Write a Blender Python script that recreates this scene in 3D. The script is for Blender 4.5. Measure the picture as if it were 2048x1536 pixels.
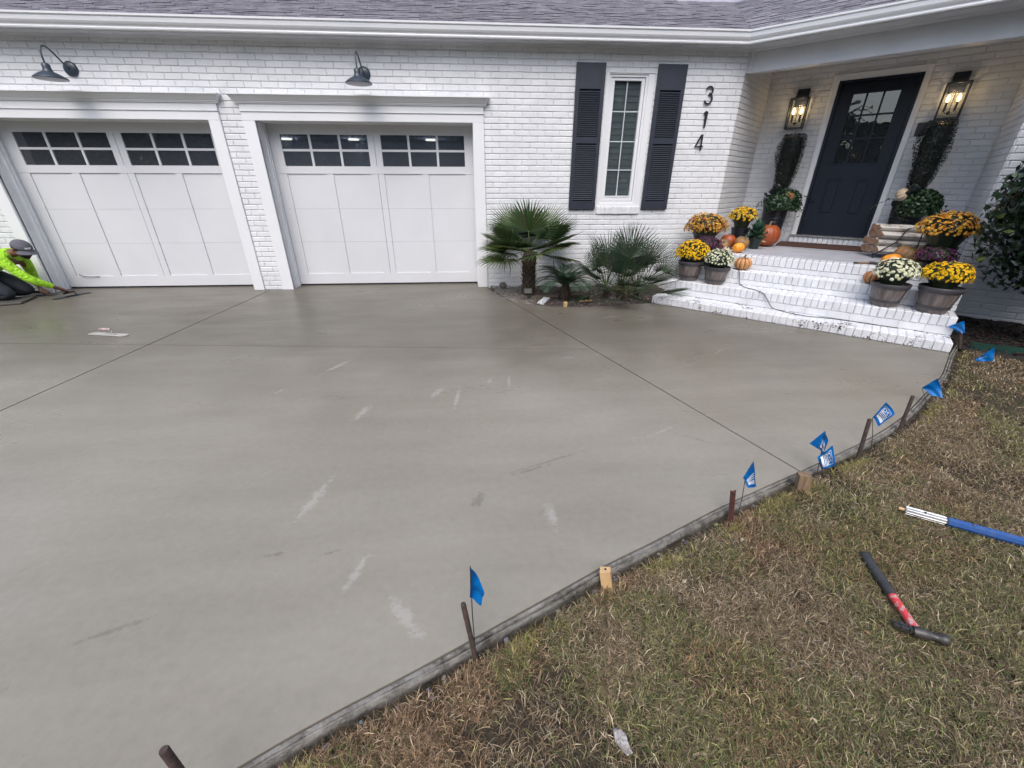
import bpy, bmesh, math, random
import numpy as np
from mathutils import Vector, Matrix, noise

random.seed(7)
rng = np.random.default_rng(7)
R = math.radians
PI = math.pi
for o in list(bpy.data.objects):
    bpy.data.objects.remove(o)
scn = bpy.context.scene
col = scn.collection

# ------------------------------------------------------------------ camera
CAM = Vector((0, -6.35, 1.4206))
th, ro, yaw = R(26.0126), R(-0.1029), R(3.9676)
c_, s_ = math.cos(th), math.sin(th)
fw = Vector((0, c_, -s_)); up = Vector((0, s_, c_)); rt = Vector((1, 0, 0))
cr, sr = math.cos(ro), math.sin(ro)
rt2 = cr * rt - sr * up
up2 = sr * rt + cr * up
Rz = Matrix.Rotation(-yaw, 3, 'Z')
X = Rz @ rt2; Y = Rz @ up2; Z = -(Rz @ fw)
cam_d = bpy.data.cameras.new('camera'); cam = bpy.data.objects.new('camera', cam_d); col.objects.link(cam)
cam.matrix_world = Matrix(((X.x, Y.x, Z.x, CAM.x), (X.y, Y.y, Z.y, CAM.y), (X.z, Y.z, Z.z, CAM.z), (0, 0, 0, 1)))
cam_d.sensor_width = 36; cam_d.lens = 819.536 / 2048 * 36
cam_d.clip_start = 0.05; cam_d.clip_end = 500
scn.camera = cam

# ------------------------------------------------------------------ light
SUN_EL, SUN_AZ = R(53), R(190)
w = bpy.data.worlds.new('World'); scn.world = w; w.use_nodes = True
nt = w.node_tree; nt.nodes.clear()
sky = nt.nodes.new('ShaderNodeTexSky'); sky.sky_type = 'NISHITA'; sky.sun_disc = False
sky.sun_elevation = SUN_EL; sky.sun_rotation = SUN_AZ
sky.air_density = 1.0; sky.dust_density = 3.0; sky.ozone_density = 1.0
hs = nt.nodes.new('ShaderNodeHueSaturation'); hs.inputs['Saturation'].default_value = 0.95
bg = nt.nodes.new('ShaderNodeBackground'); bg.inputs['Strength'].default_value = 0.15
wo = nt.nodes.new('ShaderNodeOutputWorld')
nt.links.new(sky.outputs[0], hs.inputs['Color']); nt.links.new(hs.outputs[0], bg.inputs['Color']); nt.links.new(bg.outputs[0], wo.inputs['Surface'])
sd = bpy.data.lights.new('sun', 'SUN'); sd.energy = 0.9; sd.angle = R(50); sd.color = (1.0, 0.985, 0.965)
so = bpy.data.objects.new('sun', sd); col.objects.link(so)
# direction towards the sun: azimuth measured clockwise from +Y
sdir = Vector((math.sin(SUN_AZ) * math.cos(SUN_EL), math.cos(SUN_AZ) * math.cos(SUN_EL), math.sin(SUN_EL)))
so.rotation_euler = sdir.to_track_quat('Z', 'Y').to_euler()
scn.view_settings.view_transform = 'Standard'; scn.view_settings.look = 'None'
scn.view_settings.exposure = 0.88; scn.view_settings.gamma = 1.0; scn.view_settings.use_curve_mapping = False
scn.render.engine = 'CYCLES'

# ------------------------------------------------------------------ materials
def new_mat(name):
    m = bpy.data.materials.new(name); m.use_nodes = True
    n = m.node_tree.nodes; n.clear()
    out = n.new('ShaderNodeOutputMaterial'); b = n.new('ShaderNodeBsdfPrincipled')
    m.node_tree.links.new(b.outputs[0], out.inputs[0])
    return m, m.node_tree, b, out

def coords(t, kind='pos'):
    if kind == 'pos':
        return t.nodes.new('ShaderNodeNewGeometry').outputs['Position']
    return t.nodes.new('ShaderNodeTexCoord').outputs['Object']

def noise_n(t, vec, scale, detail=4, rough=0.55, sc3=None):
    if sc3:
        mp = t.nodes.new('ShaderNodeMapping'); mp.inputs['Scale'].default_value = sc3
        t.links.new(vec, mp.inputs['Vector']); vec = mp.outputs[0]
    n = t.nodes.new('ShaderNodeTexNoise'); n.inputs['Scale'].default_value = scale
    n.inputs['Detail'].default_value = detail; n.inputs['Roughness'].default_value = rough
    t.links.new(vec, n.inputs['Vector'])
    return n.outputs['Fac']

def ramp(t, fac, stops):
    r = t.nodes.new('ShaderNodeValToRGB')
    els = r.color_ramp.elements
    while len(els) < len(stops): els.new(0.5)
    for e, (p, c) in zip(els, stops):
        e.position = p; e.color = (*c, 1) if len(c) == 3 else c
    t.links.new(fac, r.inputs[0]); return r.outputs[0]

def mixc(t, fac, a, b, mode='MIX'):
    m = t.nodes.new('ShaderNodeMix'); m.data_type = 'RGBA'; m.blend_type = mode
    if isinstance(fac, (int, float)): m.inputs[0].default_value = fac
    else: t.links.new(fac, m.inputs[0])
    for i, v in ((6, a), (7, b)):
        if isinstance(v, (tuple, list)): m.inputs[i].default_value = (*v, 1)
        else: t.links.new(v, m.inputs[i])
    return m.outputs[2]

def bump(t, b, h, strength=0.3, dist=0.01):
    bn = t.nodes.new('ShaderNodeBump'); bn.inputs['Strength'].default_value = strength; bn.inputs['Distance'].default_value = dist
    t.links.new(h, bn.inputs['Height'])
    t.links.new(bn.outputs[0], b.inputs['Normal']); return bn

def simple(name, c1, c2=None, rough=0.6, scale=8, bumps=0.0, bscale=60, bdist=0.003, metal=0.0, spec=0.5, kind='pos', rand=0.0, lo=0.35, hi=0.65, sc3=None, coat=0):
    m, t, b, out = new_mat(name)
    v = coords(t, kind)
    if c2 is None: c2 = tuple(x * 0.88 for x in c1)
    c = ramp(t, noise_n(t, v, scale, 5, 0.6, sc3), [(lo, c1), (hi, c2)])
    if rand:
        oi = t.nodes.new('ShaderNodeObjectInfo')
        hv = t.nodes.new('ShaderNodeHueSaturation')
        mr = t.nodes.new('ShaderNodeMapRange'); mr.inputs[3].default_value = 1 - rand; mr.inputs[4].default_value = 1 + rand
        t.links.new(oi.outputs['Random'], mr.inputs[0]); t.links.new(mr.outputs[0], hv.inputs['Value']); t.links.new(c, hv.inputs['Color']); c = hv.outputs[0]
    t.links.new(c, b.inputs['Base Color'])
    b.inputs['Roughness'].default_value = rough; b.inputs['Metallic'].default_value = metal
    b.inputs['Specular IOR Level'].default_value = spec
    if coat: b.inputs['Coat Weight'].default_value = coat
    if bumps: bump(t, b, noise_n(t, v, bscale, 4, 0.6, sc3), bumps, bdist)
    return m

def vcol(name, rough=0.6, spec=0.4, trans=0.0, bumps=0, sat=1.0):
    m, t, b, out = new_mat(name)
    a = t.nodes.new('ShaderNodeAttribute'); a.attribute_name = 'Col'
    t.links.new(a.outputs['Color'], b.inputs['Base Color'])
    b.inputs['Roughness'].default_value = rough; b.inputs['Specular IOR Level'].default_value = spec
    if trans:
        tr = t.nodes.new('ShaderNodeBsdfTranslucent'); t.links.new(a.outputs['Color'], tr.inputs['Color'])
        mx = t.nodes.new('ShaderNodeMixShader'); mx.inputs[0].default_value = trans
        t.links.new(b.outputs[0], mx.inputs[1]); t.links.new(tr.outputs[0], mx.inputs[2]); t.links.new(mx.outputs[0], out.inputs[0])
    if bumps: bump(t, b, noise_n(t, coords(t), 90, 3), bumps, 0.003)
    return m

M = {}
M['brick'] = simple('painted_brick', (0.70, 0.715, 0.73), (0.61, 0.625, 0.645), 0.55, 3.0, 0.35, 120, 0.002, rand=0.04)
M['mortar'] = simple('painted_mortar', (0.72, 0.73, 0.745), (0.64, 0.65, 0.665), 0.8, 9, 0.5, 90, 0.004)
M['trim'] = simple('white_trim_paint', (0.74, 0.755, 0.775), (0.70, 0.715, 0.735), 0.35, 1.5, 0.08, 40, 0.001)
M['jamb'] = simple('jamb_paint', (0.80, 0.81, 0.82), (0.77, 0.78, 0.79), 0.4, 2.5, 0.08, 40, 0.001)
M['gdoor'] = simple('garage_door_paint', (0.635, 0.65, 0.675), (0.595, 0.61, 0.635), 0.42, 1.2, 0.10, 160, 0.0008)
M['soffit'] = simple('soffit_paint', (0.60, 0.62, 0.65), (0.54, 0.56, 0.59), 0.5, 3)
M['gutter'] = simple('gutter_aluminium', (0.80, 0.81, 0.83), (0.74, 0.76, 0.79), 0.3, 1.2, 0.04, 20, 0.001)
M['shutter'] = simple('navy_shutter_paint', (0.030, 0.036, 0.052), (0.024, 0.029, 0.042), 0.42, 12)
M['door'] = simple('navy_door_paint', (0.013, 0.019, 0.032), (0.010, 0.015, 0.026), 0.38, 6, spec=0.3)
M['black'] = simple('black_metal', (0.018, 0.022, 0.030), (0.012, 0.015, 0.022), 0.4, 20)
M['barn'] = simple('barn_lamp_enamel', (0.035, 0.050, 0.072), (0.026, 0.038, 0.056), 0.32, 12)
M['step'] = simple('step_brick_paint', (0.70, 0.715, 0.74), (0.60, 0.615, 0.64), 0.45, 7, 0.4, 110, 0.002, rand=0.04)
M['stepmortar'] = simple('step_mortar_paint', (0.62, 0.63, 0.65), (0.50, 0.51, 0.53), 0.7, 12)
M['treadp'] = simple('tread_paint', (0.76, 0.77, 0.79), (0.68, 0.69, 0.71), 0.5, 5, 0.3, 70, 0.002)
M['porch'] = simple('porch_floor_paint', (0.44, 0.45, 0.49), (0.35, 0.36, 0.40), 0.5, 6, 0.3, 60, 0.002, sc3=(1, 1, 1))
M['soil'] = simple('bed_soil', (0.060, 0.050, 0.042), (0.022, 0.018, 0.015), 0.95, 14, 1.0, 70, 0.02)
M['silt'] = simple('sandy_soil', (0.20, 0.185, 0.165), (0.085, 0.075, 0.065), 0.95, 11, 1.0, 60, 0.02)
M['mulch'] = simple('dark_mulch', (0.030, 0.024, 0.020), (0.012, 0.010, 0.009), 0.9, 16, 1.0, 45, 0.03)
M['edging'] = simple('green_edging', (0.010, 0.050, 0.035), (0.006, 0.034, 0.025), 0.5, 9)
M['wood_new'] = simple('fresh_pine', (0.62, 0.42, 0.22), (0.50, 0.31, 0.15), 0.6, 5, 0.2, 30, 0.002, sc3=(8, 8, 1))
M['wood_old'] = simple('weathered_wood', (0.16, 0.13, 0.10), (0.09, 0.07, 0.055), 0.8, 5, 0.5, 30, 0.003, sc3=(8, 8, 1))
M['wood_dirty'] = simple('muddy_stake_wood', (0.26, 0.17, 0.10), (0.12, 0.085, 0.06), 0.8, 7, 0.5, 30, 0.003, sc3=(8, 8, 1))
M['rust'] = simple('rusty_steel', (0.080, 0.050, 0.040), (0.035, 0.027, 0.024), 0.75, 40, 0.6, 200, 0.002, rand=0.15)
M['rustred'] = simple('red_rust_steel', (0.14, 0.048, 0.034), (0.06, 0.028, 0.022), 0.7, 30, 0.6, 200, 0.002)
M['wire'] = simple('flag_wire', (0.08, 0.06, 0.05), None, 0.5, 20, metal=0.6)
M['mat'] = simple('coir_mat', (0.090, 0.040, 0.028), (0.050, 0.024, 0.018), 0.95, 60, 0.8, 300, 0.004)
M['log_end'] = simple('cut_log_end', (0.34, 0.20, 0.12), (0.20, 0.11, 0.065), 0.8, 14, 0.4, 50, 0.003)
M['birch'] = simple('birch_bark', (0.52, 0.48, 0.43), (0.10, 0.085, 0.075), 0.75, 7, 0.5, 40, 0.004, sc3=(1, 1, 3), lo=0.50, hi=0.68)
M['pumpkin'] = simple('red_orange_pumpkin', (0.36, 0.085, 0.022), (0.28, 0.06, 0.018), 0.45, 4, 0.1, 40, 0.002)
M['pumpkin_bright'] = simple('bright_orange_pumpkin', (0.85, 0.34, 0.03), (0.75, 0.26, 0.02), 0.4, 6, 0.1, 40, 0.002)
M['pumpkin_tan'] = simple('tan_green_pumpkin', (0.34, 0.17, 0.065), (0.12, 0.10, 0.045), 0.5, 7, 0.2, 40, 0.002)
M['pumpkin_cream'] = simple('cream_gourd', (0.62, 0.50, 0.36), (0.48, 0.36, 0.25), 0.5, 9)
M['stem'] = simple('dry_stem', (0.20, 0.16, 0.10), (0.08, 0.06, 0.04), 0.8, 30, 0.5, 80, 0.003)
M['planter'] = simple('black_planter', (0.012, 0.015, 0.022), (0.008, 0.010, 0.015), 0.35, 9)
M['greenpot'] = simple('dark_green_nursery_pot', (0.012, 0.028, 0.026), (0.008, 0.02, 0.018), 0.4, 9)
M['cord'] = simple('cord_rubber', (0.045, 0.05, 0.045), None, 0.6)
M['vest'] = simple('hi_vis_yellow', (0.42, 0.80, 0.03), (0.30, 0.62, 0.02), 0.8, 9, 1.0, 16, 0.05, sc3=(1, 1.6, 2.2))
M['trouser'] = simple('navy_trousers', (0.014, 0.020, 0.030), (0.009, 0.012, 0.02), 0.85, 14, 0.4, 30, 0.01)
M['cap'] = simple('grey_cap_cloth', (0.115, 0.115, 0.135), (0.085, 0.085, 0.10), 0.85, 40, 0.3, 300, 0.002)
M['skin'] = simple('brown_skin', (0.16, 0.075, 0.045), (0.125, 0.058, 0.036), 0.5, 16)
M['beard'] = simple('dark_hair', (0.016, 0.013, 0.012), None, 0.8, 30)
M['glove'] = simple('dark_glove', (0.02, 0.02, 0.02), None, 0.8, 30)
M['white'] = simple('white_print', (0.80, 0.82, 0.84), None, 0.5)
M['steel'] = simple('scuffed_aluminium', (0.55, 0.56, 0.58), (0.34, 0.35, 0.36), 0.35, 25, 0.2, 120, 0.001, metal=0.8)
M['pole_blue'] = simple('blue_pole_paint', (0.020, 0.080, 0.27), (0.055, 0.10, 0.22), 0.34, 26, lo=0.5, hi=0.72)
M['grip'] = simple('grey_rubber_grip', (0.050, 0.050, 0.052), (0.032, 0.032, 0.034), 0.6, 25, 0.3, 120, 0.002)
M['redh'] = simple('scuffed_red_handle', (0.62, 0.055, 0.060), (0.50, 0.38, 0.36), 0.45, 60, lo=0.50, hi=0.60)
M['hsteel'] = simple('dark_forged_steel', (0.055, 0.052, 0.050), (0.10, 0.095, 0.09), 0.45, 40, 0.3, 120, 0.001, metal=0.5)
M['rock'] = simple('white_rock', (0.62, 0.58, 0.55), (0.22, 0.20, 0.185), 0.85, 22, 1.0, 45, 0.02)
M['stone'] = simple('grey_stone', (0.17, 0.165, 0.14), (0.10, 0.095, 0.08), 0.85, 30, 0.8, 60, 0.01)
M['bell'] = simple('dark_bronze_plate', (0.020, 0.018, 0.022), None, 0.4)
M['interior'] = simple('dark_interior', (0.26, 0.29, 0.36), None, 0.9)
M['blind'] = simple('shutter_slat_paint', (0.66, 0.70, 0.69), (0.60, 0.64, 0.63), 0.5, 4)
M['pinkwall'] = simple('room_wall_behind_window', (0.10, 0.075, 0.065), None, 0.8)
M['trunk'] = simple('palm_trunk_fibre', (0.075, 0.055, 0.040), (0.022, 0.017, 0.014), 0.95, 25, 1.0, 60, 0.02, sc3=(2, 2, 1))
M['boot'] = simple('dry_leaf_base', (0.16, 0.125, 0.085), (0.05, 0.037, 0.028), 0.9, 20, 0.6, 60, 0.01)
M['leaf'] = vcol('leaf', 0.38, 0.5, 0.12)
M['petal'] = vcol('petal', 0.6, 0.3, 0.15)
M['grass'] = vcol('grass_blades', 0.7, 0.25, 0.15)
M['chips'] = vcol('chips', 0.9, 0.2)
M['timber_tree'] = simple('tree_bark', (0.07, 0.055, 0.045), None, 0.9)

# glass: thin sheet, transparent mixed with mirror by Fresnel
def glass(name, tint, boost=1.0, rough=0.01, ior=1.9, haze=0.0):
    m = bpy.data.materials.new(name); m.use_nodes = True; t = m.node_tree; t.nodes.clear()
    out = t.nodes.new('ShaderNodeOutputMaterial'); mx = t.nodes.new('ShaderNodeMixShader')
    tr = t.nodes.new('ShaderNodeBsdfTransparent'); tr.inputs[0].default_value = (*tint, 1)
    gl = t.nodes.new('ShaderNodeBsdfGlossy'); gl.inputs['Roughness'].default_value = rough; gl.inputs[0].default_value = (boost, boost, boost, 1)
    fr = t.nodes.new('ShaderNodeFresnel'); fr.inputs[0].default_value = ior
    n = t.nodes.new('ShaderNodeTexNoise'); n.inputs['Scale'].default_value = 3.5
    g = t.nodes.new('ShaderNodeNewGeometry'); t.links.new(g.outputs['Position'], n.inputs['Vector'])
    bn = t.nodes.new('ShaderNodeBump'); bn.inputs['Strength'].default_value = 0.06; bn.inputs['Distance'].default_value = 0.05
    t.links.new(n.outputs['Fac'], bn.inputs['Height']); t.links.new(bn.outputs[0], gl.inputs['Normal'])
    t.links.new(fr.outputs[0], mx.inputs[0]); t.links.new(tr.outputs[0], mx.inputs[1]); t.links.new(gl.outputs[0], mx.inputs[2]); 
    if haze:  # pale diffuse mix paints a hazy veil into the glass, lifting dark panes
        df = t.nodes.new('ShaderNodeBsdfDiffuse'); df.inputs[0].default_value = (0.50, 0.55, 0.62, 1); m2 = t.nodes.new('ShaderNodeMixShader'); m2.inputs[0].default_value = haze
        t.links.new(mx.outputs[0], m2.inputs[1]); t.links.new(df.outputs[0], m2.inputs[2]); t.links.new(m2.outputs[0], out.inputs[0])
    else: t.links.new(mx.outputs[0], out.inputs[0])
    return m
M['pane'] = glass('garage_pane_glass', (0.35, 0.38, 0.42), haze=0.07)
M['winpane'] = glass('window_pane_glass', (0.60, 0.66, 0.65), ior=1.5, haze=0.07)
M['doorpane'] = glass('door_pane_glass', (0.22, 0.24, 0.27), haze=0.05)
M['lantern_glass'] = glass('lantern_glass', (0.93, 0.93, 0.93), ior=1.15)
def emis(name, c, s):
    m = bpy.data.materials.new(name); m.use_nodes = True; t = m.node_tree; t.nodes.clear()
    out = t.nodes.new('ShaderNodeOutputMaterial'); e = t.nodes.new('ShaderNodeEmission')
    e.inputs[0].default_value = (*c, 1); e.inputs[1].default_value = s; t.links.new(e.outputs[0], out.inputs[0]); return m
M['bulb'] = emis('lit_bulb', (1.0, 0.66, 0.22), 5)
M['celight'] = emis('lit_ceiling_light', (1.0, 0.86, 0.68), 6)

# flag: blue plastic, slightly see-through
def flag_mat():
    m, t, b, out = new_mat('blue_flag_plastic')
    c = ramp(t, noise_n(t, coords(t), 30, 3), [(0.3, (0.0, 0.215, 0.62)), (0.7, (0.0, 0.155, 0.48))])
    t.links.new(c, b.inputs['Base Color']); b.inputs['Roughness'].default_value = 0.35
    tr = t.nodes.new('ShaderNodeBsdfTranslucent'); t.links.new(c, tr.inputs['Color'])
    mx = t.nodes.new('ShaderNodeMixShader'); mx.inputs[0].default_value = 0.35
    t.links.new(b.outputs[0], mx.inputs[1]); t.links.new(tr.outputs[0], mx.inputs[2]); t.links.new(mx.outputs[0], out.inputs[0])
    return m
M['flag'] = flag_mat()

# concrete
def concrete(name, wetness=1.0):
    m, t, b, out = new_mat(name)
    v = coords(t)
    big = noise_n(t, v, 0.55, 4, 0.5)
    base = ramp(t, big, [(0.32, (0.232, 0.211, 0.166)), (0.52, (0.266, 0.244, 0.196)), (0.70, (0.302, 0.280, 0.232))])
    # trowel sweeps: stretched noise
    sw = noise_n(t, v, 1.6, 6, 0.6, (0.5, 3.2, 1))
    base = mixc(t, 0.22, base, ramp(t, sw, [(0.3, (0.150, 0.138, 0.111)), (0.7, (0.315, 0.297, 0.254))]))
    fine = noise_n(t, v, 26, 6, 0.7)
    base = mixc(t, 0.14, base, ramp(t, fine, [(0.3, (0.10, 0.092, 0.075)), (0.7, (0.36, 0.34, 0.30))]))
    # trowel arcs
    wv = t.nodes.new('ShaderNodeTexWave'); wv.wave_type = 'RINGS'; wv.inputs['Scale'].default_value = 0.9; wv.inputs['Distortion'].default_value = 9.0; wv.inputs['Detail'].default_value = 5; wv.inputs['Detail Scale'].default_value = 0.7
    t.links.new(v, wv.inputs['Vector'])
    base = mixc(t, 0.05, base, ramp(t, wv.outputs['Fac'], [(0.1, (0.17, 0.155, 0.125)), (0.9, (0.31, 0.29, 0.245))]))
    # darker towards the garage: house shade painted into the base colour, plus damp
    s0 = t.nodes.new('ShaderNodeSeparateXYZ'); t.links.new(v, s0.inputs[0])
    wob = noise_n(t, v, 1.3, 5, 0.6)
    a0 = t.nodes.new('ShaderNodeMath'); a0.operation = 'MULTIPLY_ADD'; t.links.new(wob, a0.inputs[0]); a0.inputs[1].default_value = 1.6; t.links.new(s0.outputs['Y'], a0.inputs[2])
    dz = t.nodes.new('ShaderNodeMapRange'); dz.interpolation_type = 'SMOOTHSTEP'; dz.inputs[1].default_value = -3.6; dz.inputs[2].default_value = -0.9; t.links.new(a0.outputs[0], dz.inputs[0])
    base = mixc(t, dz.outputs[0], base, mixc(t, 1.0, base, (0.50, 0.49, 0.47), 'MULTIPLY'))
    # darker wet patches
    dp = noise_n(t, v, 1.1, 5, 0.65, (0.7, 1.8, 1))
    dm = ramp(t, dp, [(0.60, (0, 0, 0)), (0.66, (1, 1, 1))])
    sx = t.nodes.new('ShaderNodeSeparateXYZ'); t.links.new(v, sx.inputs[0])
    near = t.nodes.new('ShaderNodeMapRange'); near.inputs[1].default_value = -2.9; near.inputs[2].default_value = -1.6
    t.links.new(sx.outputs['Y'], near.inputs[0])
    ml = t.nodes.new('ShaderNodeMath'); ml.operation = 'MULTIPLY'; t.links.new(dm, ml.inputs[0]); t.links.new(near.outputs[0], ml.inputs[1])
    ml2 = t.nodes.new('ShaderNodeMath'); ml2.operation = 'MULTIPLY'; t.links.new(ml.outputs[0], ml2.inputs[0]); ml2.inputs[1].default_value = 0.35
    base = mixc(t, ml2.outputs[0], base, (0.075, 0.068, 0.057))
    # pale dried cream smears, patchy
    ps = noise_n(t, v, 2.3, 6, 0.75, (1.6, 0.55, 1))
    pm = ramp(t, ps, [(0.655, (0, 0, 0)), (0.70, (0.5, 0.5, 0.5))])
    base = mixc(t, pm, base, (0.24, 0.228, 0.20))
    # cement smears and trowel marks with shapes of their own
    def ell(a, b, w_):
        cx, cy = (a[0] + b[0]) / 2, (a[1] + b[1]) / 2; L = math.hypot(b[0] - a[0], b[1] - a[1]) / 2; an = math.atan2(b[1] - a[1], b[0] - a[0])
        mp = t.nodes.new('ShaderNodeMapping'); mp.vector_type = 'TEXTURE'; mp.inputs['Location'].default_value = (cx, cy, 0); mp.inputs['Rotation'].default_value = (0, 0, an); mp.inputs['Scale'].default_value = (L * 1.25, w_ * 2.0, 5)
        g = t.nodes.new('ShaderNodeTexGradient'); g.gradient_type = 'SPHERICAL'; t.links.new(v, mp.inputs['Vector']); t.links.new(mp.outputs[0], g.inputs[0]); return g.outputs['Fac']
    def group_mask(lst):
        acc = None
        for e in lst:
            o_ = ell(*e)
            if acc is None: acc = o_
            else:
                mx = t.nodes.new('ShaderNodeMath'); mx.operation = 'MAXIMUM'; t.links.new(acc, mx.inputs[0]); t.links.new(o_, mx.inputs[1]); acc = mx.outputs[0]
        return acc
    pale = group_mask([((-1.39, -3.20), (-1.17, -2.78), .030), ((-.92, -4.02), (-.80, -3.62), .028), ((-.93, -4.95), (-.82, -4.42), .028), ((-.24, -3.95), (-.20, -3.35), .018), ((.02, -3.45), (.03, -3.30), .02), ((.30, -5.02), (.28, -4.75), .028), ((.17, -3.55), (.19, -3.25), .016), ((-.45, -3.7), (-.30, -3.4), .03),
                       ((-1.62, -3.52), (-1.52, -3.38), .014), ((.62, -2.95), (.86, -2.92), .010), ((2.05, -3.0), (2.35, -2.75), .008), ((1.30, -1.75), (1.75, -1.62), .014), ((-.2, -5.5), (-.45, -5.2), .03), ((.9, -4.3), (1.3, -4.1), .008), ((-.6, -5.3), (-.5, -5.0), .02)])
    pn = noise_n(t, v, 34, 6, 0.75); sm_ = t.nodes.new('ShaderNodeMath'); sm_.operation = 'MULTIPLY_ADD'; t.links.new(pn, sm_.inputs[0]); sm_.inputs[1].default_value = 2.3; sm_.inputs[2].default_value = -1.22
    s2_ = t.nodes.new('ShaderNodeMath'); s2_.operation = 'ADD'; t.links.new(pale, s2_.inputs[0]); t.links.new(sm_.outputs[0], s2_.inputs[1])
    base = mixc(t, ramp(t, s2_.outputs[0], [(0.42, (0, 0, 0)), (0.75, (0.42, 0.42, 0.42))]), base, (0.40, 0.39, 0.36))
    dark = group_mask([((-.05, -4.62), (.75, -4.30), .008), ((.05, -4.60), (.40, -4.47), .012), ((-1.0, -5.05), (-.85, -5.02), .010), ((-.75, -5.06), (-.62, -5.02), .009), ((-.1, -4.86), (-.02, -4.66), .03), ((-1.5, -5.4), (-1.2, -5.28), .012), ((.3, -2.62), (.72, -2.55), .03), ((-2.9, -2.2), (-1.7, -2.55), .05), ((-.9, -1.1), (-.2, -1.3), .05), ((1.0, -2.2), (1.5, -2.2), .012), ((-1.1, -1.6), (-.5, -1.45), .03), ((-1.9, -5.55), (-1.45, -5.5), .02), ((1.1, -4.15), (1.45, -4.42), .006)])
    s3_ = t.nodes.new('ShaderNodeMath'); s3_.operation = 'ADD'; t.links.new(dark, s3_.inputs[0]); t.links.new(sm_.outputs[0], s3_.inputs[1])
    base = mixc(t, ramp(t, s3_.outputs[0], [(0.38, (0, 0, 0)), (0.75, (0.34, 0.34, 0.34))]), base, (0.07, 0.063, 0.053))
    # pinholes
    vo = t.nodes.new('ShaderNodeTexVoronoi'); vo.inputs['Scale'].default_value = 22; t.links.new(v, vo.inputs['Vector'])
    ph = ramp(t, vo.outputs['Distance'], [(0.035, (1, 1, 1)), (0.06, (0, 0, 0))])
    pg = noise_n(t, v, 5, 2)
    pgm = ramp(t, pg, [(0.55, (0, 0, 0)), (0.62, (0.7, 0.7, 0.7))])
    phm = t.nodes.new('ShaderNodeMath'); phm.operation = 'MULTIPLY'; t.links.new(ph, phm.inputs[0]); t.links.new(pgm, phm.inputs[1])
    base = mixc(t, phm.outputs[0], base, (0.05, 0.045, 0.04))
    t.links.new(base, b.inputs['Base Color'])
    rr = ramp(t, noise_n(t, v, 1.3, 5, 0.6, (0.6, 1.6, 1)), [(0.3, (0.24, 0.24, 0.24)), (0.7, (0.46, 0.46, 0.46))])
    t.links.new(rr, b.inputs['Roughness'])
    b.inputs['Specular IOR Level'].default_value = 0.34
    add = t.nodes.new('ShaderNodeMath'); add.operation = 'ADD'
    t.links.new(noise_n(t, v, 2.2, 3, 0.5, (0.5, 2.0, 1)), add.inputs[0])
    mf = t.nodes.new('ShaderNodeMath'); mf.operation = 'MULTIPLY'; mf.inputs[1].default_value = 0.05; t.links.new(fine, mf.inputs[0]); t.links.new(mf.outputs[0], add.inputs[1])
    bump(t, b, add.outputs[0], 0.35, 0.012)
    return m
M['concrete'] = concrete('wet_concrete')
def slurry():
    m, t, b, out = new_mat('mortar_smeared_board'); v = coords(t)
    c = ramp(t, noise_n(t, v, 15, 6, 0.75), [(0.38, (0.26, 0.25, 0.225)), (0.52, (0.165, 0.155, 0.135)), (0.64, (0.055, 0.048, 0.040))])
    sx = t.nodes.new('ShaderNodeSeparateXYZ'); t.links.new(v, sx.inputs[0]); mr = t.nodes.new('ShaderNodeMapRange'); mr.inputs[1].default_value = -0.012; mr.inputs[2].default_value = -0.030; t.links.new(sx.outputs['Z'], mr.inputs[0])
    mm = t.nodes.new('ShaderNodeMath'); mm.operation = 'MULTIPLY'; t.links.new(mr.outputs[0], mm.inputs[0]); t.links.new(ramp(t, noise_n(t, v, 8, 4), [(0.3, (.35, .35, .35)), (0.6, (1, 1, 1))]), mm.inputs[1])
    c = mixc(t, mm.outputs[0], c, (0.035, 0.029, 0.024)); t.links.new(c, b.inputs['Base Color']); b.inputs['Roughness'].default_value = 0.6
    bump(t, b, noise_n(t, v, 55, 5, 0.7), 1.0, 0.010); return m
M['slurry'] = slurry()
M['joint'] = simple('wet_joint_concrete', (0.075, 0.070, 0.060), (0.055, 0.052, 0.045), 0.6, 9)
M['skim'] = simple('dried_cement_skim', (0.42, 0.415, 0.395), (0.36, 0.355, 0.335), 0.6, 20)

# chipped paint on the bottom step
def chipped(name):
    m, t, b, out = new_mat(name); v = coords(t)
    n1 = noise_n(t, v, 48, 5, 0.65, (1, 1, 1)); n2 = noise_n(t, v, 5.0, 3, 0.6)
    ad = t.nodes.new('ShaderNodeMath'); ad.operation = 'ADD'; t.links.new(n1, ad.inputs[0]); t.links.new(n2, ad.inputs[1])
    hf = t.nodes.new('ShaderNodeMath'); hf.operation = 'MULTIPLY'; hf.inputs[1].default_value = 0.86; t.links.new(ad.outputs[0], hf.inputs[0])
    mk = ramp(t, hf.outputs[0], [(0.962, (0, 0, 0)), (0.975, (1, 1, 1))])
    cl = ramp(t, noise_n(t, v, 7, 4), [(0.35, (0.70, 0.71, 0.73)), (0.65, (0.60, 0.61, 0.635))])
    c = mixc(t, mk, cl, (0.06, 0.05, 0.045))
    t.links.new(c, b.inputs['Base Color']); b.inputs['Roughness'].default_value = 0.5
    bump(t, b, noise_n(t, v, 60, 4), 0.5, 0.003); return m
M['chip'] = chipped('chipped_white_paint')

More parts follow.
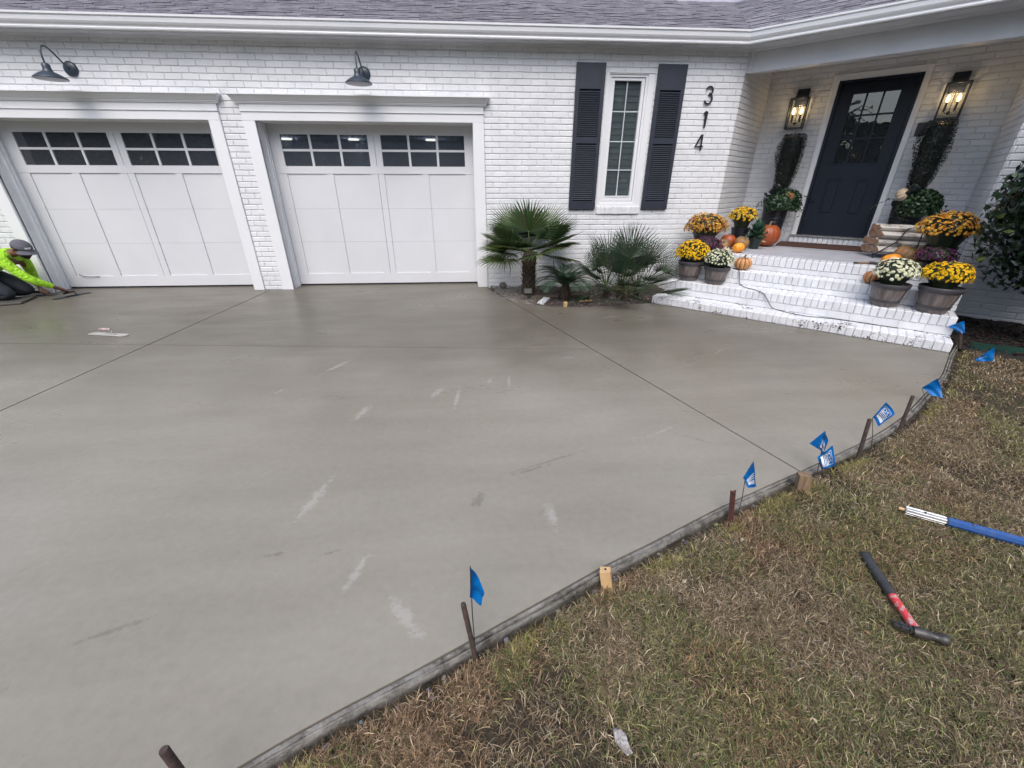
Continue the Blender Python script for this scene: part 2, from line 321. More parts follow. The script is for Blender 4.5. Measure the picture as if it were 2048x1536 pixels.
def shingle_mat():
    m, t, b, out = new_mat('roof_shingle'); v = coords(t)
    c = ramp(t, noise_n(t, v, 5.0, 5, 0.7), [(0.32, (0.25, 0.24, 0.28)), (0.50, (0.34, 0.33, 0.37)), (0.68, (0.43, 0.41, 0.45))])
    oi = t.nodes.new('ShaderNodeObjectInfo'); c = mixc(t, 0.12, c, ramp(t, noise_n(t, v, 180, 3), [(0.3, (0.05, 0.05, 0.06)), (0.7, (0.45, 0.44, 0.46))]))
    t.links.new(c, b.inputs['Base Color']); b.inputs['Roughness'].default_value = 0.8
    bump(t, b, noise_n(t, v, 220, 3), 0.6, 0.003); return m
M['shingle'] = shingle_mat()

def barrel_mat():
    m, t, b, out = new_mat('faux_barrel_plastic'); v = coords(t, 'obj')
    mp = t.nodes.new('ShaderNodeMapping'); mp.inputs['Scale'].default_value = (26, 26, 1.2); t.links.new(v, mp.inputs[0])
    n = t.nodes.new('ShaderNodeTexNoise'); n.inputs['Scale'].default_value = 1.0; n.inputs['Detail'].default_value = 4; t.links.new(mp.outputs[0], n.inputs['Vector'])
    c = ramp(t, n.outputs['Fac'], [(0.3, (0.075, 0.060, 0.055)), (0.5, (0.125, 0.105, 0.098)), (0.7, (0.20, 0.175, 0.165))])
    t.links.new(c, b.inputs['Base Color']); b.inputs['Roughness'].default_value = 0.42; bump(t, b, n.outputs['Fac'], 0.3, 0.003)
    return m
M['barrel'] = barrel_mat()
M['hoop'] = simple('barrel_hoop', (0.060, 0.058, 0.065), (0.045, 0.044, 0.05), 0.45, 10)

# ------------------------------------------------------------------ mesh helpers
class MB:
    def __init__(s, T=None):
        s.v = []; s.f = []; s.c = []; s.T = T; s.smooth = False
    def add(s, vs, fs, c=None):
        b = len(s.v)
        for p in vs:
            p = Vector(p)
            if s.T is not None: p = s.T @ p
            s.v.append(p[:])
            s.c.append(c if c is not None else (1, 1, 1))
        s.f += [tuple(b + i for i in f) for f in fs]
    def box(s, x0, x1, y0, y1, z0, z1, ch=0.0):
        if ch:
            s.cbox(x0, x1, y0, y1, z0, z1, ch); return
        vs = [(x0, y0, z0), (x1, y0, z0), (x1, y1, z0), (x0, y1, z0), (x0, y0, z1), (x1, y0, z1), (x1, y1, z1), (x0, y1, z1)]
        s.add(vs, [(0, 3, 2, 1), (4, 5, 6, 7), (0, 1, 5, 4), (1, 2, 6, 5), (2, 3, 7, 6), (3, 0, 4, 7)])
    def cbox(s, x0, x1, y0, y1, z0, z1, c):
        bm = bmesh.new()
        bmesh.ops.create_cube(bm, size=1)
        for q in bm.verts:
            q.co = Vector((x0 if q.co.x < 0 else x1, y0 if q.co.y < 0 else y1, z0 if q.co.z < 0 else z1))
        bmesh.ops.bevel(bm, geom=list(bm.edges), offset=c, segments=1, affect='EDGES')
        bm.verts.index_update()
        s.add([q.co[:] for q in bm.verts], [tuple(q.index for q in f.verts) for f in bm.faces]); bm.free()
    def obox(s, p, q, w_, h_, upv=(0, 0, 1), c=None):
        p = Vector(p); q = Vector(q); d = (q - p).normalized(); sd_ = d.cross(Vector(upv))
        if sd_.length < 1e-4: sd_ = d.cross(Vector((1, 0, 0)))
        sd_.normalize(); u_ = sd_.cross(d)
        vs = []
        for e in (p, q):
            for a, b in ((-1, -1), (1, -1), (1, 1), (-1, 1)):
                vs.append(e + sd_ * a * w_ / 2 + u_ * b * h_ / 2)
        s.add(vs, [(3, 2, 1, 0), (4, 5, 6, 7), (0, 1, 5, 4), (1, 2, 6, 5), (2, 3, 7, 6), (3, 0, 4, 7)], c)
    def tube(s, pts, r, n=10, caps=True, c=None):
        pts = [Vector(p) for p in pts]
        if not isinstance(r, (list, tuple)): r = [r] * len(pts)
        vs = []; prev = None
        for i, p in enumerate(pts):
            d = (pts[min(i + 1, len(pts) - 1)] - pts[max(i - 1, 0)]).normalized()
            if prev is None:
                a = d.cross(Vector((0, 0, 1)));
                if a.length < 1e-3: a = d.cross(Vector((0, 1, 0)))
                a.normalize()
            else:
                a = prev - d * prev.dot(d); a.normalize()
            prev = a; b = d.cross(a)
            for k in range(n):
                t_ = 2 * PI * k / n
                vs.append(p + (a * math.cos(t_) + b * math.sin(t_)) * r[i])
        fs = []
        for i in range(len(pts) - 1):
            for k in range(n):
                k2 = (k + 1) % n
                fs.append((i * n + k, i * n + k2, (i + 1) * n + k2, (i + 1) * n + k))
        if caps:
            fs.append(tuple(reversed(range(n)))); fs.append(tuple((len(pts) - 1) * n + k for k in range(n)))
        s.add(vs, fs, c)
    def lathe(s, prof, n=28, rib=0, ribd=0.0, c=None, ph=0, org=(0, 0, 0)):
        vs = []; org = Vector(org)
        for (r_, z_) in prof:
            for k in range(n):
                t_ = 2 * PI * k / n + ph
                rr = r_
                if rib: rr = r_ * (1 - ribd * (1 - abs(math.sin(t_ * rib / 2))) ** 1.6)
                vs.append(org + Vector((rr * math.cos(t_), rr * math.sin(t_), z_)))
        fs = []
        for i in range(len(prof) - 1):
            for k in range(n):
                k2 = (k + 1) % n
                fs.append((i * n + k, i * n + k2, (i + 1) * n + k2, (i + 1) * n + k))
        fs.append(tuple(reversed(range(n)))); fs.append(tuple((len(prof) - 1) * n + k for k in range(n)))
        s.add(vs, fs, c)
    def sweep(s, path, prof):
        # path: list of functions d,z -> point ; prof list of (d,z) closed
        n = len(prof); vs = []
        for fn in path:
            for d, z in prof: vs.append(fn(d, z))
        fs = []
        for i in range(len(path) - 1):
            for k in range(n):
                k2 = (k + 1) % n
                fs.append((i * n + k, (i + 1) * n + k, (i + 1) * n + k2, i * n + k2))
        fs.append(tuple(range(n))); fs.append(tuple(reversed([(len(path) - 1) * n + k for k in range(n)])))
        s.add(vs, fs)
    def mesh(s, name):
        me = bpy.data.meshes.new(name); me.from_pydata(s.v, [], s.f); me.update()
        if any(c != (1, 1, 1) for c in s.c[:1] + s.c[-1:]):
            ca = me.color_attributes.new('Col', 'FLOAT_COLOR', 'POINT')
            arr = np.ones((len(s.v), 4), dtype=np.float32); arr[:, :3] = np.array(s.c, dtype=np.float32); ca.data.foreach_set('color', arr.ravel())
        return me
    def build(s, name, mat, parent=None, smooth=False, loc=None, fixn=True):
        me = s.mesh(name)
        if fixn:
            bm = bmesh.new(); bm.from_mesh(me); bmesh.ops.recalc_face_normals(bm, faces=bm.faces); bm.to_mesh(me); bm.free()
        return link(name, me, mat, parent, smooth, loc)

def link(name, me, mat, parent=None, smooth=False, loc=None):
    if mat is not None and len(me.materials) == 0: me.materials.append(M[mat] if isinstance(mat, str) else mat)
    if smooth:
        me.polygons.foreach_set('use_smooth', [True] * len(me.polygons))
        try: me.set_sharp_from_angle(angle=R(50))
        except Exception: pass
    o = bpy.data.objects.new(name, me); col.objects.link(o)
    if parent: o.parent = parent
    if loc is not None: o.location = loc
    return o

def np_mesh(name, V, F, C=None, mat=None, parent=None, k=None):
    """V (n,3), F (m,k) indices, C (n,3)"""
    me = bpy.data.meshes.new(name)
    n, m_, k = len(V), len(F), F.shape[1]
    me.vertices.add(n); me.vertices.foreach_set('co', V.astype(np.float32).ravel())
    me.loops.add(m_ * k); me.loops.foreach_set('vertex_index', F.astype(np.int32).ravel())
    me.polygons.add(m_); me.polygons.foreach_set('loop_start', np.arange(0, m_ * k, k, dtype=np.int32))
    me.polygons.foreach_set('loop_total', np.full(m_, k, dtype=np.int32))
    me.update(calc_edges=True); me.validate()
    if C is not None:
        ca = me.color_attributes.new('Col', 'FLOAT_COLOR', 'POINT')
        arr = np.ones((n, 4), dtype=np.float32); arr[:, :3] = C; ca.data.foreach_set('color', arr.ravel())
    return link(name, me, mat, parent)

def empty(name, loc=(0, 0, 0), rz=0.0):
    o = bpy.data.objects.new(name, None); col.objects.link(o); o.location = loc; o.rotation_euler = (0, 0, rz)
    o.empty_display_size = 0.1; return o
def tag(o, label=None, cat=None, group=None, kind=None):
    if label: o['label'] = label
    if cat: o['category'] = cat
    if group: o['group'] = group
    if kind: o['kind'] = kind
    return o
def children(o):
    return [c for c in bpy.data.objects if c.parent == o]
def copy_tree(o, parent=None):
    kids = KIDS.get(o.name) or children(o)
    c = o.copy(); col.objects.link(c); c.parent = parent
    for ch in kids: copy_tree(ch, c)
    return c
KIDS = {}

# wing frame
WA = R(-38.5256 - 3.9676)
Uv = Vector((math.cos(WA), math.sin(WA), 0)); Vv = Vector((-math.sin(WA), math.cos(WA), 0))
WM = Matrix(((Uv.x, Vv.x, 0, 0), (Uv.y, Vv.y, 0, 0), (0, 0, 1, 0), (0, 0, 0, 1)))
def W(u, v, z): return Uv * u + Vv * v + Vector((0, 0, z))

# ================================================================== SETTING: ground, driveway
EDGE = [(5.02, -2.56), (4.62, -2.86), (4.355, -3.051), (3.984, -3.345), (3.723, -3.544), (3.303, -3.817), (2.789, -4.141), (2.361, -4.362), (2.10, -4.478), (1.712, -4.642),
        (1.465, -4.742), (1.155, -4.870), (0.994, -4.942), (0.713, -5.072), (0.482, -5.174), (0.225, -5.302), (0.024, -5.401), (-0.101, -5.464),
        (-0.288, -5.554), (-0.518, -5.661), (-0.72, -5.768), (-1.1, -5.99), (-1.7, -6.38), (-2.6, -7.05), (-3.6, -7.9), (-5.0, -9.3)]
BED = [(2.36, -1.13), (2.10, -1.135), (1.701, -1.206), (1.40, -1.243), (1.10, -1.245), (0.847, -1.201), (0.603, -1.073), (0.415, -0.923), (0.224, -0.666), (0.075, -0.10), (0.064, -0.02)]
def resample(pts, step):
    out = [Vector((*pts[0], 0))]
    # Catmull-Rom
    P = [Vector((*p, 0)) for p in pts]; P = [P[0] * 2 - P[1]] + P + [P[-1] * 2 - P[-2]]
    for i in range(1, len(P) - 2):
        n = max(1, int((P[i + 1] - P[i]).length / step))
        for k in range(1, n + 1):
            t_ = k / n; a, b, c, d = P[i - 1], P[i], P[i + 1], P[i + 2]
            out.append(0.5 * ((2 * b) + (-a + c) * t_ + (2 * a - 5 * b + 4 * c - d) * t_ ** 2 + (-a + 3 * b - 3 * c + d) * t_ ** 3))
    return out
EC = resample(EDGE, 0.05)
BC = resample(BED, 0.05)
EA = np.array([p[:2] for p in EC])
def edge_dist(P):
    """signed distance of points (n,2) to the slab edge, positive on the lawn side"""
    A = EA[:-1]; B = EA[1:]; D = B - A; L2 = (D ** 2).sum(1)
    best = np.full(len(P), 1e9); sg = np.zeros(len(P))
    for a, d, l in zip(A, D, L2):
        q = P - a; t_ = np.clip((q @ d) / l, 0, 1); r = q - t_[:, None] * d; dd = np.hypot(r[:, 0], r[:, 1])
        cr_ = d[0] * q[:, 1] - d[1] * q[:, 0]
        m_ = dd < best; best[m_] = dd[m_]; sg[m_] = np.sign(cr_[m_])
    return best * sg

# step footprint corners
s_front = 0.69
sL = W(2.38, s_front, 0); sR = W(5.27, s_front, 0)
outline = [Vector((p.x, p.y)) for p in EC if True]
poly = [Vector((sR.x, sR.y))] if False else []
# driveway outline: along the steps' front, round the bed, along the garage doors, far left, then back up the free edge
drive = []
e0 = W(5.24, s_front - 0.004, 0)
drive.append(e0.to_2d()); drive.append(W(2.36, s_front - 0.004, 0).to_2d())
drive += [p.to_2d() for p in BC[2:]]
drive += [Vector((-0.06, -0.035)), Vector((-0.10, 0.26)), Vector((-2.81, 0.26)), Vector((-2.83, -0.035)), Vector((-3.38, -0.035)), Vector((-3.40, 0.26)),
          Vector((-6.16, 0.26)), Vector((-6.18, -0.035)), Vector((-9.5, -0.035)), Vector((-9.5, -9.3)), Vector((-5.0, -9.3))]
ec2 = [p.to_2d() for p in EC]
e0n = min(range(len(ec2)), key=lambda i: (ec2[i] - e0.to_2d()).length)
drive += list(reversed(ec2[e0n + 1:-1]))

def clip(poly, p, n, off=0.0):
    out = []
    for i in range(len(poly)):
        a, b = poly[i], poly[(i + 1) % len(poly)]
        da, db = (a - p).dot(n) - off, (b - p).dot(n) - off
        if da >= 0: out.append(a)
        if (da >= 0) != (db >= 0): out.append(a + (b - a) * (da / (da - db)))
    return out
J1p, J1d = Vector((-3.169, -0.192)), (Vector((-3.372, -3.641)) - Vector((-3.169, -0.192))).normalized()
J2p, J2d = Vector((0.058, -0.069)), (Vector((1.710, -4.641)) - Vector((0.058, -0.069))).normalized()
J3p, J3d = Vector((0.976, -2.730)), (Vector((-3.078, -2.360)) - Vector((0.976, -2.730))).normalized()
def nrm(d): return Vector((-d.y, d.x))
g1, g2, g3 = 0.0055, 0.0060, 0.0042
left = clip(drive, J1p, -nrm(J1d), g1) if (Vector((-8, -3)) - J1p).dot(-nrm(J1d)) > 0 else clip(drive, J1p, nrm(J1d), g1)
sgn1 = 1 if (Vector((-8, -3)) - J1p).dot(nrm(J1d)) > 0 else -1
sgn2 = 1 if (Vector((4, -2)) - J2p).dot(nrm(J2d)) > 0 else -1
sgn3 = 1 if (Vector((-1, 0)) - J3p).dot(nrm(J3d)) > 0 else -1
right = clip(drive, J2p, nrm(J2d) * sgn2, g2)
mid = clip(clip(drive, J1p, nrm(J1d) * -sgn1, g1), J2p, nrm(J2d) * -sgn2, g2)
left = clip(drive, J1p, nrm(J1d) * sgn1, g1)
panels = [right]
for p_ in (mid, left):
    panels.append(clip(p_, J3p, nrm(J3d) * sgn3, g3)); panels.append(clip(p_, J3p, nrm(J3d) * -sgn3, g3))
driveway = empty('driveway'); tag(driveway, kind='structure')
for p_ in panels:
    # drop duplicate points
    q = [p_[0]]
    for a in p_[1:]:
        if (a - q[-1]).length > 0.002: q.append(a)
    if (q[0] - q[-1]).length < 0.002: q.pop()
    bm = bmesh.new()
    f = bm.faces.new([bm.verts.new((a.x, a.y, 0)) for a in q])
    if f.normal.z < 0 or f.calc_area() and (bm.normal_update() or f.normal.z < 0): f.normal_flip()
    r = bmesh.ops.inset_region(bm, faces=[f], thickness=0.006, depth=0.0)
    inner = set(v_ for v_ in f.verts)
    for v_ in bm.verts:
        if v_ not in inner: v_.co.z = -0.004
    outer = [e for e in bm.edges if e.is_boundary]
    ex = bmesh.ops.extrude_edge_only(bm, edges=outer)
    for v_ in ex['geom']:
        if isinstance(v_, bmesh.types.BMVert): v_.co.z = -0.03
    bmesh.ops.triangulate(bm, faces=[f])
    me = bpy.data.meshes.new('slab_panel'); bm.to_mesh(me); bm.free()
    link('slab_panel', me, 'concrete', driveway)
# slab base seen in the joints
bm = bmesh.new(); f = bm.faces.new([bm.verts.new((a.x, a.y, -0.014)) for a in [q for i, q in enumerate(drive) if i == 0 or (q - drive[i - 1]).length > 0.002]])
bm.normal_update()
if f.normal.z < 0: f.normal_flip()
bmesh.ops.triangulate(bm, faces=[f]); me = bpy.data.meshes.new('joint_bed'); bm.to_mesh(me); bm.free()
link('joint_bed', me, 'joint', driveway)

# ---- lawn sheet (with relief), soil and the wide ground
def hnoise(P, s, oct_=3, seed=0):
    """cheap value noise for arrays"""
    out = np.zeros(len(P)); a = 1.0; tot = 0
    for o_ in range(oct_):
        q = P * s * (2 ** o_) + seed * 17.3 + o_ * 31.7
        i = np.floor(q).astype(int); f = q - i; f = f * f * (3 - 2 * f)
        def h(ix, iy):
            n = (ix * 374761393 + iy * 668265263 + seed * 1442695) & 0x7fffffff
            n = (n ^ (n >> 13)) * 1274126177 & 0x7fffffff
            return ((n ^ (n >> 16)) & 0xffff) / 65535.0
        v = (h(i[:, 0], i[:, 1]) * (1 - f[:, 0]) + h(i[:, 0] + 1, i[:, 1]) * f[:, 0]) * (1 - f[:, 1]) + \
            (h(i[:, 0], i[:, 1] + 1) * (1 - f[:, 0]) + h(i[:, 0] + 1, i[:, 1] + 1) * f[:, 0]) * f[:, 1]
        out += v * a; tot += a; a *= 0.5
    return out / tot
def lawn_z(P, d=None):
    if d is None: d = edge_dist(P)
    z = -0.024 + (hnoise(P, 2.2, 3, 3) - 0.5) * 0.026 + (hnoise(P, 9, 2, 5) - 0.5) * 0.014
    z -= 0.050 * np.exp(-((d - 0.056) / 0.016) ** 2)
    z = z + 0.02 * np.clip((P[:, 1] + 3.4) / 1.0, 0, 1)
    return z
gx = np.arange(-4.2, 9.0, 0.045); gy = np.arange(-9.0, 0.6, 0.045)
GX, GY = np.meshgrid(gx, gy); P = np.stack([GX.ravel(), GY.ravel()], 1)
dd = edge_dist(P); zz = lawn_z(P, dd)
zz = np.where(dd < -0.05, -0.12, zz)
V = np.column_stack([P, zz]); nx, ny = len(gx), len(gy)
idx = np.arange(nx * ny).reshape(ny, nx)
F = np.stack([idx[:-1, :-1].ravel(), idx[:-1, 1:].ravel(), idx[1:, 1:].ravel(), idx[1:, :-1].ravel()], 1)
def thatch():
    m, t, b, out = new_mat('dry_thatch'); v = coords(t)
    c = ramp(t, noise_n(t, v, 60, 6, 0.8), [(0.3, (0.022, 0.017, 0.011)), (0.5, (0.06, 0.046, 0.029)), (0.7, (0.13, 0.10, 0.065))])
    p = ramp(t, noise_n(t, v, 1.4, 4, 0.6), [(0.42, (1, .95, .92)), (0.62, (0.85, 0.92, 0.70))])
    c = mixc(t, 1.0, c, p, 'MULTIPLY'); t.links.new(c, b.inputs['Base Color']); b.inputs['Roughness'].default_value = 0.95
    bump(t, b, noise_n(t, v, 90, 4, 0.7), 1.0, 0.02); return m
M['thatch'] = thatch()
lawn = np_mesh('lawn', V, F, None, 'thatch'); tag(lawn, kind='structure')
mb = MB(); mb.box(-150, 150, -150, 150, -0.6, -0.30); o = mb.build('ground', M['thatch']); tag(o, kind='structure')

# ---- bed soil between driveway and wall
gx = np.arange(-0.1, 2.75, 0.03); gy = np.arange(-1.30, 0.06, 0.03); GX, GY = np.meshgrid(gx, gy); P = np.stack([GX.ravel(), GY.ravel()], 1)
bed = np.array([p[:2] for p in BC])
yb = np.interp(P[:, 0], bed[::-1, 0], bed[::-1, 1])
z = -0.012 + (hnoise(P, 4, 3, 11) - 0.5) * 0.05 + (hnoise(P, 22, 2, 13) - 0.5) * 0.02
inside = P[:, 1] - yb
z = np.where(inside > 0, np.minimum(z, 0.03), -0.08) - 0.015 * np.exp(-(inside / 0.05) ** 2)
V = np.column_stack([P, z]); idx = np.arange(len(gx) * len(gy)).reshape(len(gy), len(gx))
F = np.stack([idx[:-1, :-1].ravel(), idx[:-1, 1:].ravel(), idx[1:, 1:].ravel(), idx[1:, :-1].ravel()], 1)
def bedmat():
    m, t, b, out = new_mat('bed_soil_sandy_to_dark'); v = coords(t)
    c1 = ramp(t, noise_n(t, v, 16, 6, 0.7), [(0.35, (0.045, 0.036, 0.030)), (0.65, (0.11, 0.092, 0.078))])
    c2 = ramp(t, noise_n(t, v, 16, 6, 0.7), [(0.35, (0.15, 0.135, 0.12)), (0.65, (0.33, 0.31, 0.28))])
    sx = t.nodes.new('ShaderNodeSeparateXYZ'); t.links.new(v, sx.inputs[0])
    mr = t.nodes.new('ShaderNodeMapRange'); mr.inputs[1].default_value = 0.35; mr.inputs[2].default_value = 0.85; t.links.new(sx.outputs['X'], mr.inputs[0])
    c = mixc(t, mr.outputs[0], c2, c1); t.links.new(c, b.inputs['Base Color']); b.inputs['Roughness'].default_value = 0.95
    bump(t, b, noise_n(t, v, 60, 5, 0.7), 1.0, 0.02); return m
M['bed'] = bedmat()
o = np_mesh('planting_bed', V, F, None, 'bed'); tag(o, kind='structure')

# ---- mulch bed beside the steps
mcor = [W(5.285, 0.93, 0), W(5.285, 2.42, 0), W(9.5, 2.42, 0), W(9.5, 0.5, 0), Vector((6.0, -4.0, 0)), Vector((4.84, -3.06, 0))]
mb = MB(); n = 60; ms = []
A_, B_, C_, D_ = W(5.28, 0.90, 0), W(9.5, 0.62, 0), W(9.5, 2.40, 0), W(5.28, 2.40, 0)
rs = random.Random(5)
for j in range(31):
    for i in range(n + 1):
        u_, v_ = i / n, j / 30
        p = (A_ * (1 - u_) + B_ * u_) * (1 - v_) + (D_ * (1 - u_) + C_ * u_) * v_
        ms.append((p.x, p.y, -0.005 + 0.02 * v_ + rs.uniform(-0.012, 0.012)))
mb.add(ms, [(j * (n + 1) + i, j * (n + 1) + i + 1, (j + 1) * (n + 1) + i + 1, (j + 1) * (n + 1) + i) for j in range(30) for i in range(n)])
o = mb.build('mulch_bed', 'mulch', smooth=True); tag(o, kind='structure')

# ================================================================== HOUSE
house = empty('house', (0, 0, 0)); tag(house, 'white painted brick ranch house with garage doors, navy shutters and an angled porch', 'house')
PITCH, JZ = 0.0693, 1.300
BP, JX = 0.2018, 0.469
brick_variants = []
def brick_shape(L=1.0, H=1.0, seed=0, chx=0.03, chz=0.09):
    rs = random.Random(seed)
    # unit brick, front face at y=-0.009, back at 0 ; x,z in -0.5..0.5
    j = lambda s_: rs.uniform(-s_, s_)
    vs = [(-.5, 0.0, -.5), (.5, 0.0, -.5), (.5, 0.0, .5), (-.5, 0.0, .5)]
    vs += [(-.5 + j(.006), -0.006, -.5 + j(.03)), (.5 + j(.006), -0.006, -.5 + j(.03)), (.5 + j(.006), -0.006, .5 + j(.03)), (-.5 + j(.006), -0.006, .5 + j(.03))]
    f = -0.009 - rs.random() * 0.0015
    vs += [(-.5 + chx, f + j(.0006), -.5 + chz), (.5 - chx, f + j(.0006), -.5 + chz), (.5 - chx, f + j(.0006), .5 - chz), (-.5 + chx, f + j(.0006), .5 - chz)]
    fs = [(0, 1, 5, 4), (1, 2, 6, 5), (2, 3, 7, 6), (3, 0, 4, 7), (4, 5, 9, 8), (5, 6, 10, 9), (6, 7, 11, 10), (7, 4, 8, 11), (8, 9, 10, 11)]
    return vs, fs
for k in range(6):
    vs, fs = brick_shape(seed=k); mb = MB(); mb.add(vs, fs); me = mb.mesh('brick'); me.materials.append(M['brick']); brick_variants.append(me)
ALLB = []   # (matrix world, wallname, size)
def wall_bricks(name, O, D, x0, x1, z0, z1, holes=(), jx=0.0, zlo=None, rows=None):
    """O origin, D unit direction along the wall; outward normal = D x Z rotated (face looks along -N)."""
    N = Vector((-D.y, D.x, 0))     # into the house
    k0 = math.floor((z0 - JZ) / PITCH) - 1; k1 = math.ceil((z1 - JZ) / PITCH) + 1
    lst = []
    for k in range(k0, k1):
        a, b = JZ + k * PITCH + 0.0045, JZ + (k + 1) * PITCH - 0.0045
        zb, zt = max(a, z0), min(b, z1)
        if zt - zb < 0.012: continue
        off = jx + (0.5 * BP if k % 2 else 0)
        n0 = math.floor((x0 - off) / BP) - 1; n1 = math.ceil((x1 - off) / BP) + 1
        for n_ in range(n0, n1):
            p, q = off + n_ * BP + 0.0022, off + (n_ + 1) * BP - 0.0022
            segs = [(max(p, x0), min(q, x1), zb, zt)]
            for (hx0, hx1, hz0, hz1) in holes:
                new = []
                for (p_, q_, zb_, zt_) in segs:
                    if hx1 <= p_ or hx0 >= q_ or hz1 <= zb_ or hz0 >= zt_: new.append((p_, q_, zb_, zt_)); continue
                    # vertical trimming when the hole covers only part of the course height
                    if hz0 > zb_ + 0.02 or hz1 < zt_ - 0.02:
                        if hz0 > zb_ and hx0 <= p_ and hx1 >= q_: new.append((p_, q_, zb_, hz0 - .002)); continue
                        if hz1 < zt_ and hx0 <= p_ and hx1 >= q_: new.append((p_, q_, hz1 + .002, zt_)); continue
                    if p_ < hx0: new.append((p_, hx0 - .002, zb_, zt_))
                    if q_ > hx1: new.append((hx1 + .002, q_, zb_, zt_))
                segs = new
            for (p_, q_, zb_, zt_) in segs:
                if q_ - p_ < 0.02 or zt_ - zb_ < 0.012: continue
                c0 = O + D * ((p_ + q_) / 2) + Vector((0, 0, (zb_ + zt_) / 2))
                Mx = Matrix(((D.x * (q_ - p_), N.x, 0, c0.x), (D.y * (q_ - p_), N.y, 0, c0.y), (0, 0, (zt_ - zb_), c0.z), (0, 0, 0, 1)))
                lst.append((Mx, c0))
    ALLB.append((name, lst))
def wallback(name, O, D, x0, x1, z0, z1, holes=(), th_=0.12):
    N = Vector((-D.y, D.x, 0)); mb = MB()
    xs = sorted(set([x0, x1] + [h for H in holes for h in H[:2] if x0 < h < x1])); zs = sorted(set([z0, z1] + [h for H in holes for h in H[2:] if z0 < h < z1]))
    for i in range(len(xs) - 1):
        for j in range(len(zs) - 1):
            cx, cz = (xs[i] + xs[i + 1]) / 2, (zs[j] + zs[j + 1]) / 2
            if any(h[0] < cx < h[1] and h[2] < cz < h[3] for h in holes): continue
            vs = []
            for yy in (0, th_):
                for (x_, z_) in ((xs[i], zs[j]), (xs[i + 1], zs[j]), (xs[i + 1], zs[j + 1]), (xs[i], zs[j + 1])):
                    vs.append(O + D * x_ + N * yy + Vector((0, 0, z_)))
            mb.add(vs, [(0, 1, 2, 3), (7, 6, 5, 4), (0, 4, 5, 1), (1, 5, 6, 2), (2, 6, 7, 3), (3, 7, 4, 0)])
    return mb.build(name, 'mortar', house)
DX = Vector((1, 0, 0)); O0 = Vector((0, 0, 0))
G2 = (-2.975, 0.062, -0.1, 2.40); G1 = (-6.325, -3.245, -0.1, 2.40)
WINH = (1.649, 2.285, 1.03, 2.697)
fac_holes = [G1, G2, WINH]
back_holes = [(-6.177, -3.392, -0.1, 2.136), (-2.827, -0.083, -0.1, 2.136), (1.69, 2.206, 1.15, 2.69)]
garage_wall = wallback('garage_wall', O0, DX, -9.5, 3.47, -0.08, 2.958, back_holes)
wall_bricks('garage_wall', O0, DX, -9.5, 3.468, 0.0, 2.955, fac_holes, JX)
cl = W(2.556, 2.34, 0)
c2 = W(2.65, 3.55, 0); Dn = (c2 - cl).normalized()
side_wall = wallback('porch_side_wall', Vector((3.47, 0, 0)), (c2 - Vector((3.47, 0, 0))).normalized(), 0, (c2 - Vector((3.47, 0, 0))).length, 0, 2.99, th_=0.02)
D_s = (c2 - Vector((3.47, 0, 0))).normalized(); Ls = (c2 - Vector((3.47, 0, 0))).length
wall_bricks('porch_side_wall', Vector((3.47, 0, 0)), D_s, 0.002, Ls - 0.012, 0.0, 2.955, (), 0.05)
DHOLE = (3.44, 4.46, 0.60, 2.775)
door_wall = wallback('door_wall', W(0, 3.55, 0), Uv, 2.60, 5.32, 0.0, 3.0, [(3.53, 4.385, 0.70, 2.70)])
wall_bricks('door_wall', W(0, 3.55, 0), Uv, 2.655, 5.30, 0.60, 2.99, [DHOLE], 0.03)
ret_wall = wallback('porch_return_wall', W(5.30, 3.55, 0), -Vv, 0, 1.17, 0.0, 2.99, th_=0.1)
wall_bricks('porch_return_wall', W(5.30, 3.55, 0), -Vv, 0.0, 1.168, 0.0, 2.985, (), 0.02)
front_wall = wallback('wing_front_wall', W(0, 2.38, 0), Uv, 5.302, 9.6, -0.1, 2.958)
wall_bricks('wing_front_wall', W(0, 2.38, 0), Uv, 5.304, 9.6, -0.02, 2.955, (), 0.08)
walls = {'garage_wall': garage_wall, 'porch_side_wall': side_wall, 'door_wall': door_wall, 'porch_return_wall': ret_wall, 'wing_front_wall': front_wall}
def to_px(p):
    d = Vector(p) - CAM; x_, y_, z_ = d.dot(X), d.dot(Y), -d.dot(Z)
    if z_ < 0.05: return None
    return 1024 + 819.536 * x_ / z_, 768 - 819.536 * y_ / z_
cand = []
for name, lst in ALLB:
    for Mx, c0 in lst:
        pr = [to_px(Mx @ Vector((a, -0.009, b))) for a, b in ((-.5, -.5), (.5, -.5), (.5, .5), (-.5, .5))]
        if any(q is None for q in pr): a_ = 0
        else:
            a_ = abs(sum(pr[i][0] * pr[(i + 1) % 4][1] - pr[(i + 1) % 4][0] * pr[i][1] for i in range(4))) / 2
            cx_, cy_ = sum(q[0] for q in pr) / 4, sum(q[1] for q in pr) / 4
            if not (0 < cx_ < 2048 and 0 < cy_ < 1536): a_ = 0
            if name == 'garage_wall' and c0.z > 2.93: a_ = 0
        cand.append((a_, name, Mx))
cand.sort(key=lambda t_: -t_[0])
shape_cache = [brick_shape(seed=k) for k in range(12)]
for i, (a_, name, Mx) in enumerate(cand[:300]):
    o = bpy.data.objects.new('brick', brick_variants[i % 6]); col.objects.link(o); o.parent = walls[name]; o.matrix_world = Mx
rest = {}
for i, (a_, name, Mx) in enumerate(cand[300:]): rest.setdefault(name, []).append(Mx)
for name, l in rest.items():
    mb = MB()
    for i, Mx in enumerate(l):
        vs, fs = shape_cache[i * 7 % 12]; mb.add([Mx @ Vector(p) for p in vs], fs)
    o = mb.build('bricks', 'brick', walls[name]); tag(o, kind='stuff')

